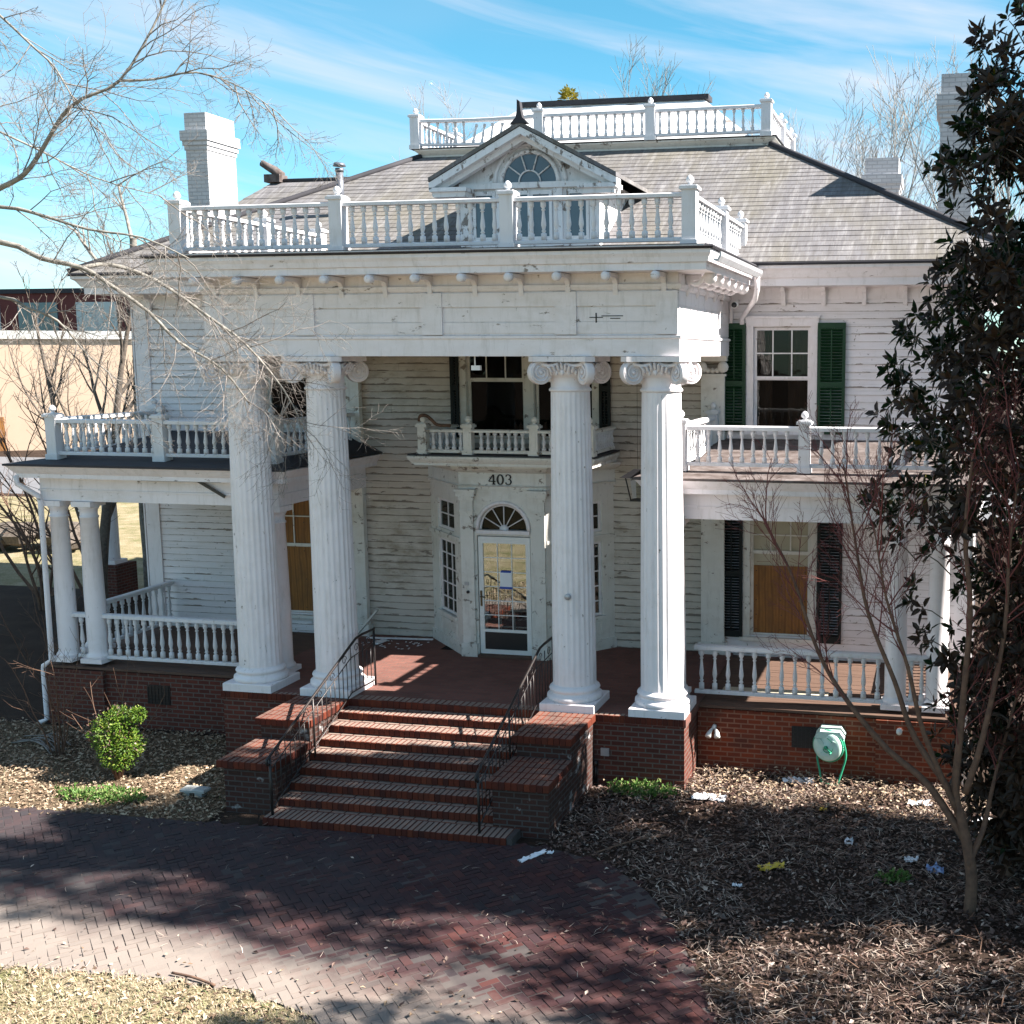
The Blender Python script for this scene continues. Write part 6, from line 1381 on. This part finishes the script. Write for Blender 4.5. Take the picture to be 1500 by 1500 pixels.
# low stone heap on the shaded lawn at left
s = MB()
for k in range(26): 
    q = Vector((-22.5 + rl.uniform(-2.4, 2.4), 16.5 + rl.uniform(-0.8, 0.8), 0.25 + 0.45 * rl.random())); sz = rl.uniform(0.35, 0.8); s.lathe([(0.001, -sz * 0.5), (sz * 0.6, -sz * 0.3), (sz * 0.8, 0.05), (sz * 0.5, sz * 0.4), (0.001, sz * 0.5)], 7, q, smooth=False)
tag(s.build('rubble_heap', M['bark_grey']), 'low dark heap of rubble on the lawn left of the veranda', 'rubble heap')
rt = random.Random(3)
def far_tree(mb, base, h, rng, kids=(7, 6, 5), r=None, ang=(0.35, 0.75), up=0.06, wob=0.10, rmin=0.012, ratio=(0.38, 0.6)):
    grow(mb, base, (rng.uniform(-0.06, 0.06), rng.uniform(-0.06, 0.06), 1), h * 0.82, r or h * 0.011, 0, rng, kids, ang, ratio, wob, up, rmin=rmin, tip=0.2, start=0.3)
FT = []
for k in range(3): s = MB(); far_tree(s, (0, 0, 0), 17, rt, (11, 8, 6)); FT.append(s.mesh('bare_tree', M['bark_far']))
FAR = [(5.7, 33, 1.03, 'tall bare tree rising between the two white chimneys behind the roof'), (2.6, 35, 0.93, 'bare tree behind the right hip of the roof, left of the small chimney'), (1.2, 38, 0.92, 'bare tree just right of the roof deck railing'), (4.2, 37, 0.98, 'smaller bare tree behind the small white chimney'), (7.0, 35, 1.0, 'bare tree half hidden by the tall right chimney and the magnolia'),
       (-15.8, 62, 1.36, 'far bare treetop showing just above the upper roof ridge'), (-20.8, 62, 1.34, 'far bare treetop left of the dark roof ridge'), (-12.0, 62, 1.36, 'far bare treetop above the right part of the roof ridge'), (-24.0, 62, 1.30, 'far bare treetop above the left deck railing'), (10.2, 34, 1.1, 'bare tree behind the magnolia at the right edge')]
for i, (x, y, sc_k, lab) in enumerate(FAR):
    me, o = FT[i % 3]; ob = place('bare_tree', me, Vector((x, y, 0)), None, rt.uniform(0, 6.28), (sc_k,) * 3); ob.location.z = 0; tag(ob, lab, 'tree', 'bare trees behind the house')
s = MB(); 
for _ in range(500): u = rvec(rt); q = Vector((-18.1, 62, 23.6)) + Vector((u.x * 0.6, u.y * 0.6, u.z * 0.9)) * (rt.random() ** 0.4); leaf(s, q, u, (u + Vector((0, 0, 1))).normalized(), 0.28, 0.16)
yt_ = thing('evergreen_treetop', (-18.1, 62, 0), 'small yellow green treetop just above the dark roof ridge', 'tree'); s.build('crown', M['yellow_leaf'], yt_)
s = MB(); s.tube([(-18.1, 62, 0), (-18.1, 62, 23.4)], [0.3, 0.06], 6); s.build('trunk', M['bark_far'], yt_)
# trees beside the house on the left
b = MB()
for (x, y, h, r, dx, dy) in ((-13.2, 8.4, 8.0, 0.15, -0.02, 0.0),): grow(b, (x, y, 0), (dx, dy, 1), h, r, 0, rt, (9, 6, 4), (0.4, 0.8), (0.3, 0.5), 0.10, 0.05, rmin=0.008, tip=0.25, start=0.25)
grow(b, (-13.2, 8.4, 0.9), (-0.35, 0.0, 1), 7.0, 0.11, 0, rt, (8, 6, 4), (0.4, 0.8), (0.3, 0.5), 0.10, 0.08, rmin=0.008, tip=0.25, start=0.2)
tag(b.build('forked_tree', M['bark_grey']), 'dark forked bare tree beside the left end of the house', 'tree')
b = MB(); grow(b, (-13.6, 10.8, 0), (-0.05, 0, 1), 9.5, 0.17, 0, rt, (5, 4, 3), (0.4, 0.8), (0.25, 0.4), 0.05, 0.03, rmin=0.008, tip=0.5, start=0.5); tag(b.build('pale_trunk_tree', M['bark_pale']), 'pale trunked bare tree against the tan wall, just left of the house wall', 'tree')
b = MB()
for k in range(5): grow(b, (-14.5 - 0.5 * k, 10.0, 0), (-0.22 - 0.12 * k, 0, 1), 5.5 + 0.3 * k, 0.05, 1, rt, (0, 9, 6), (0.4, 0.9), (0.35, 0.55), 0.12, 0.01, rmin=0.006, tip=0.25)
tag(b.build('bare_thicket', M['bark_brown']), 'thicket of thin leaning bare stems in front of the tan wall', 'shrub')
b = MB()
for k in range(3): grow(b, (-15.0 + 0.1 * k, 8.4, 0), (-0.1 + 0.12 * k, 0, 1), 3.2, 0.05, 1, rt, (0, 8, 5), (0.4, 0.9), (0.35, 0.55), 0.15, 0.02, rmin=0.006, tip=0.25)
tag(b.build('bare_shrub', M['bark_brown']), 'small leafless sapling on the lawn left of the veranda columns', 'shrub')
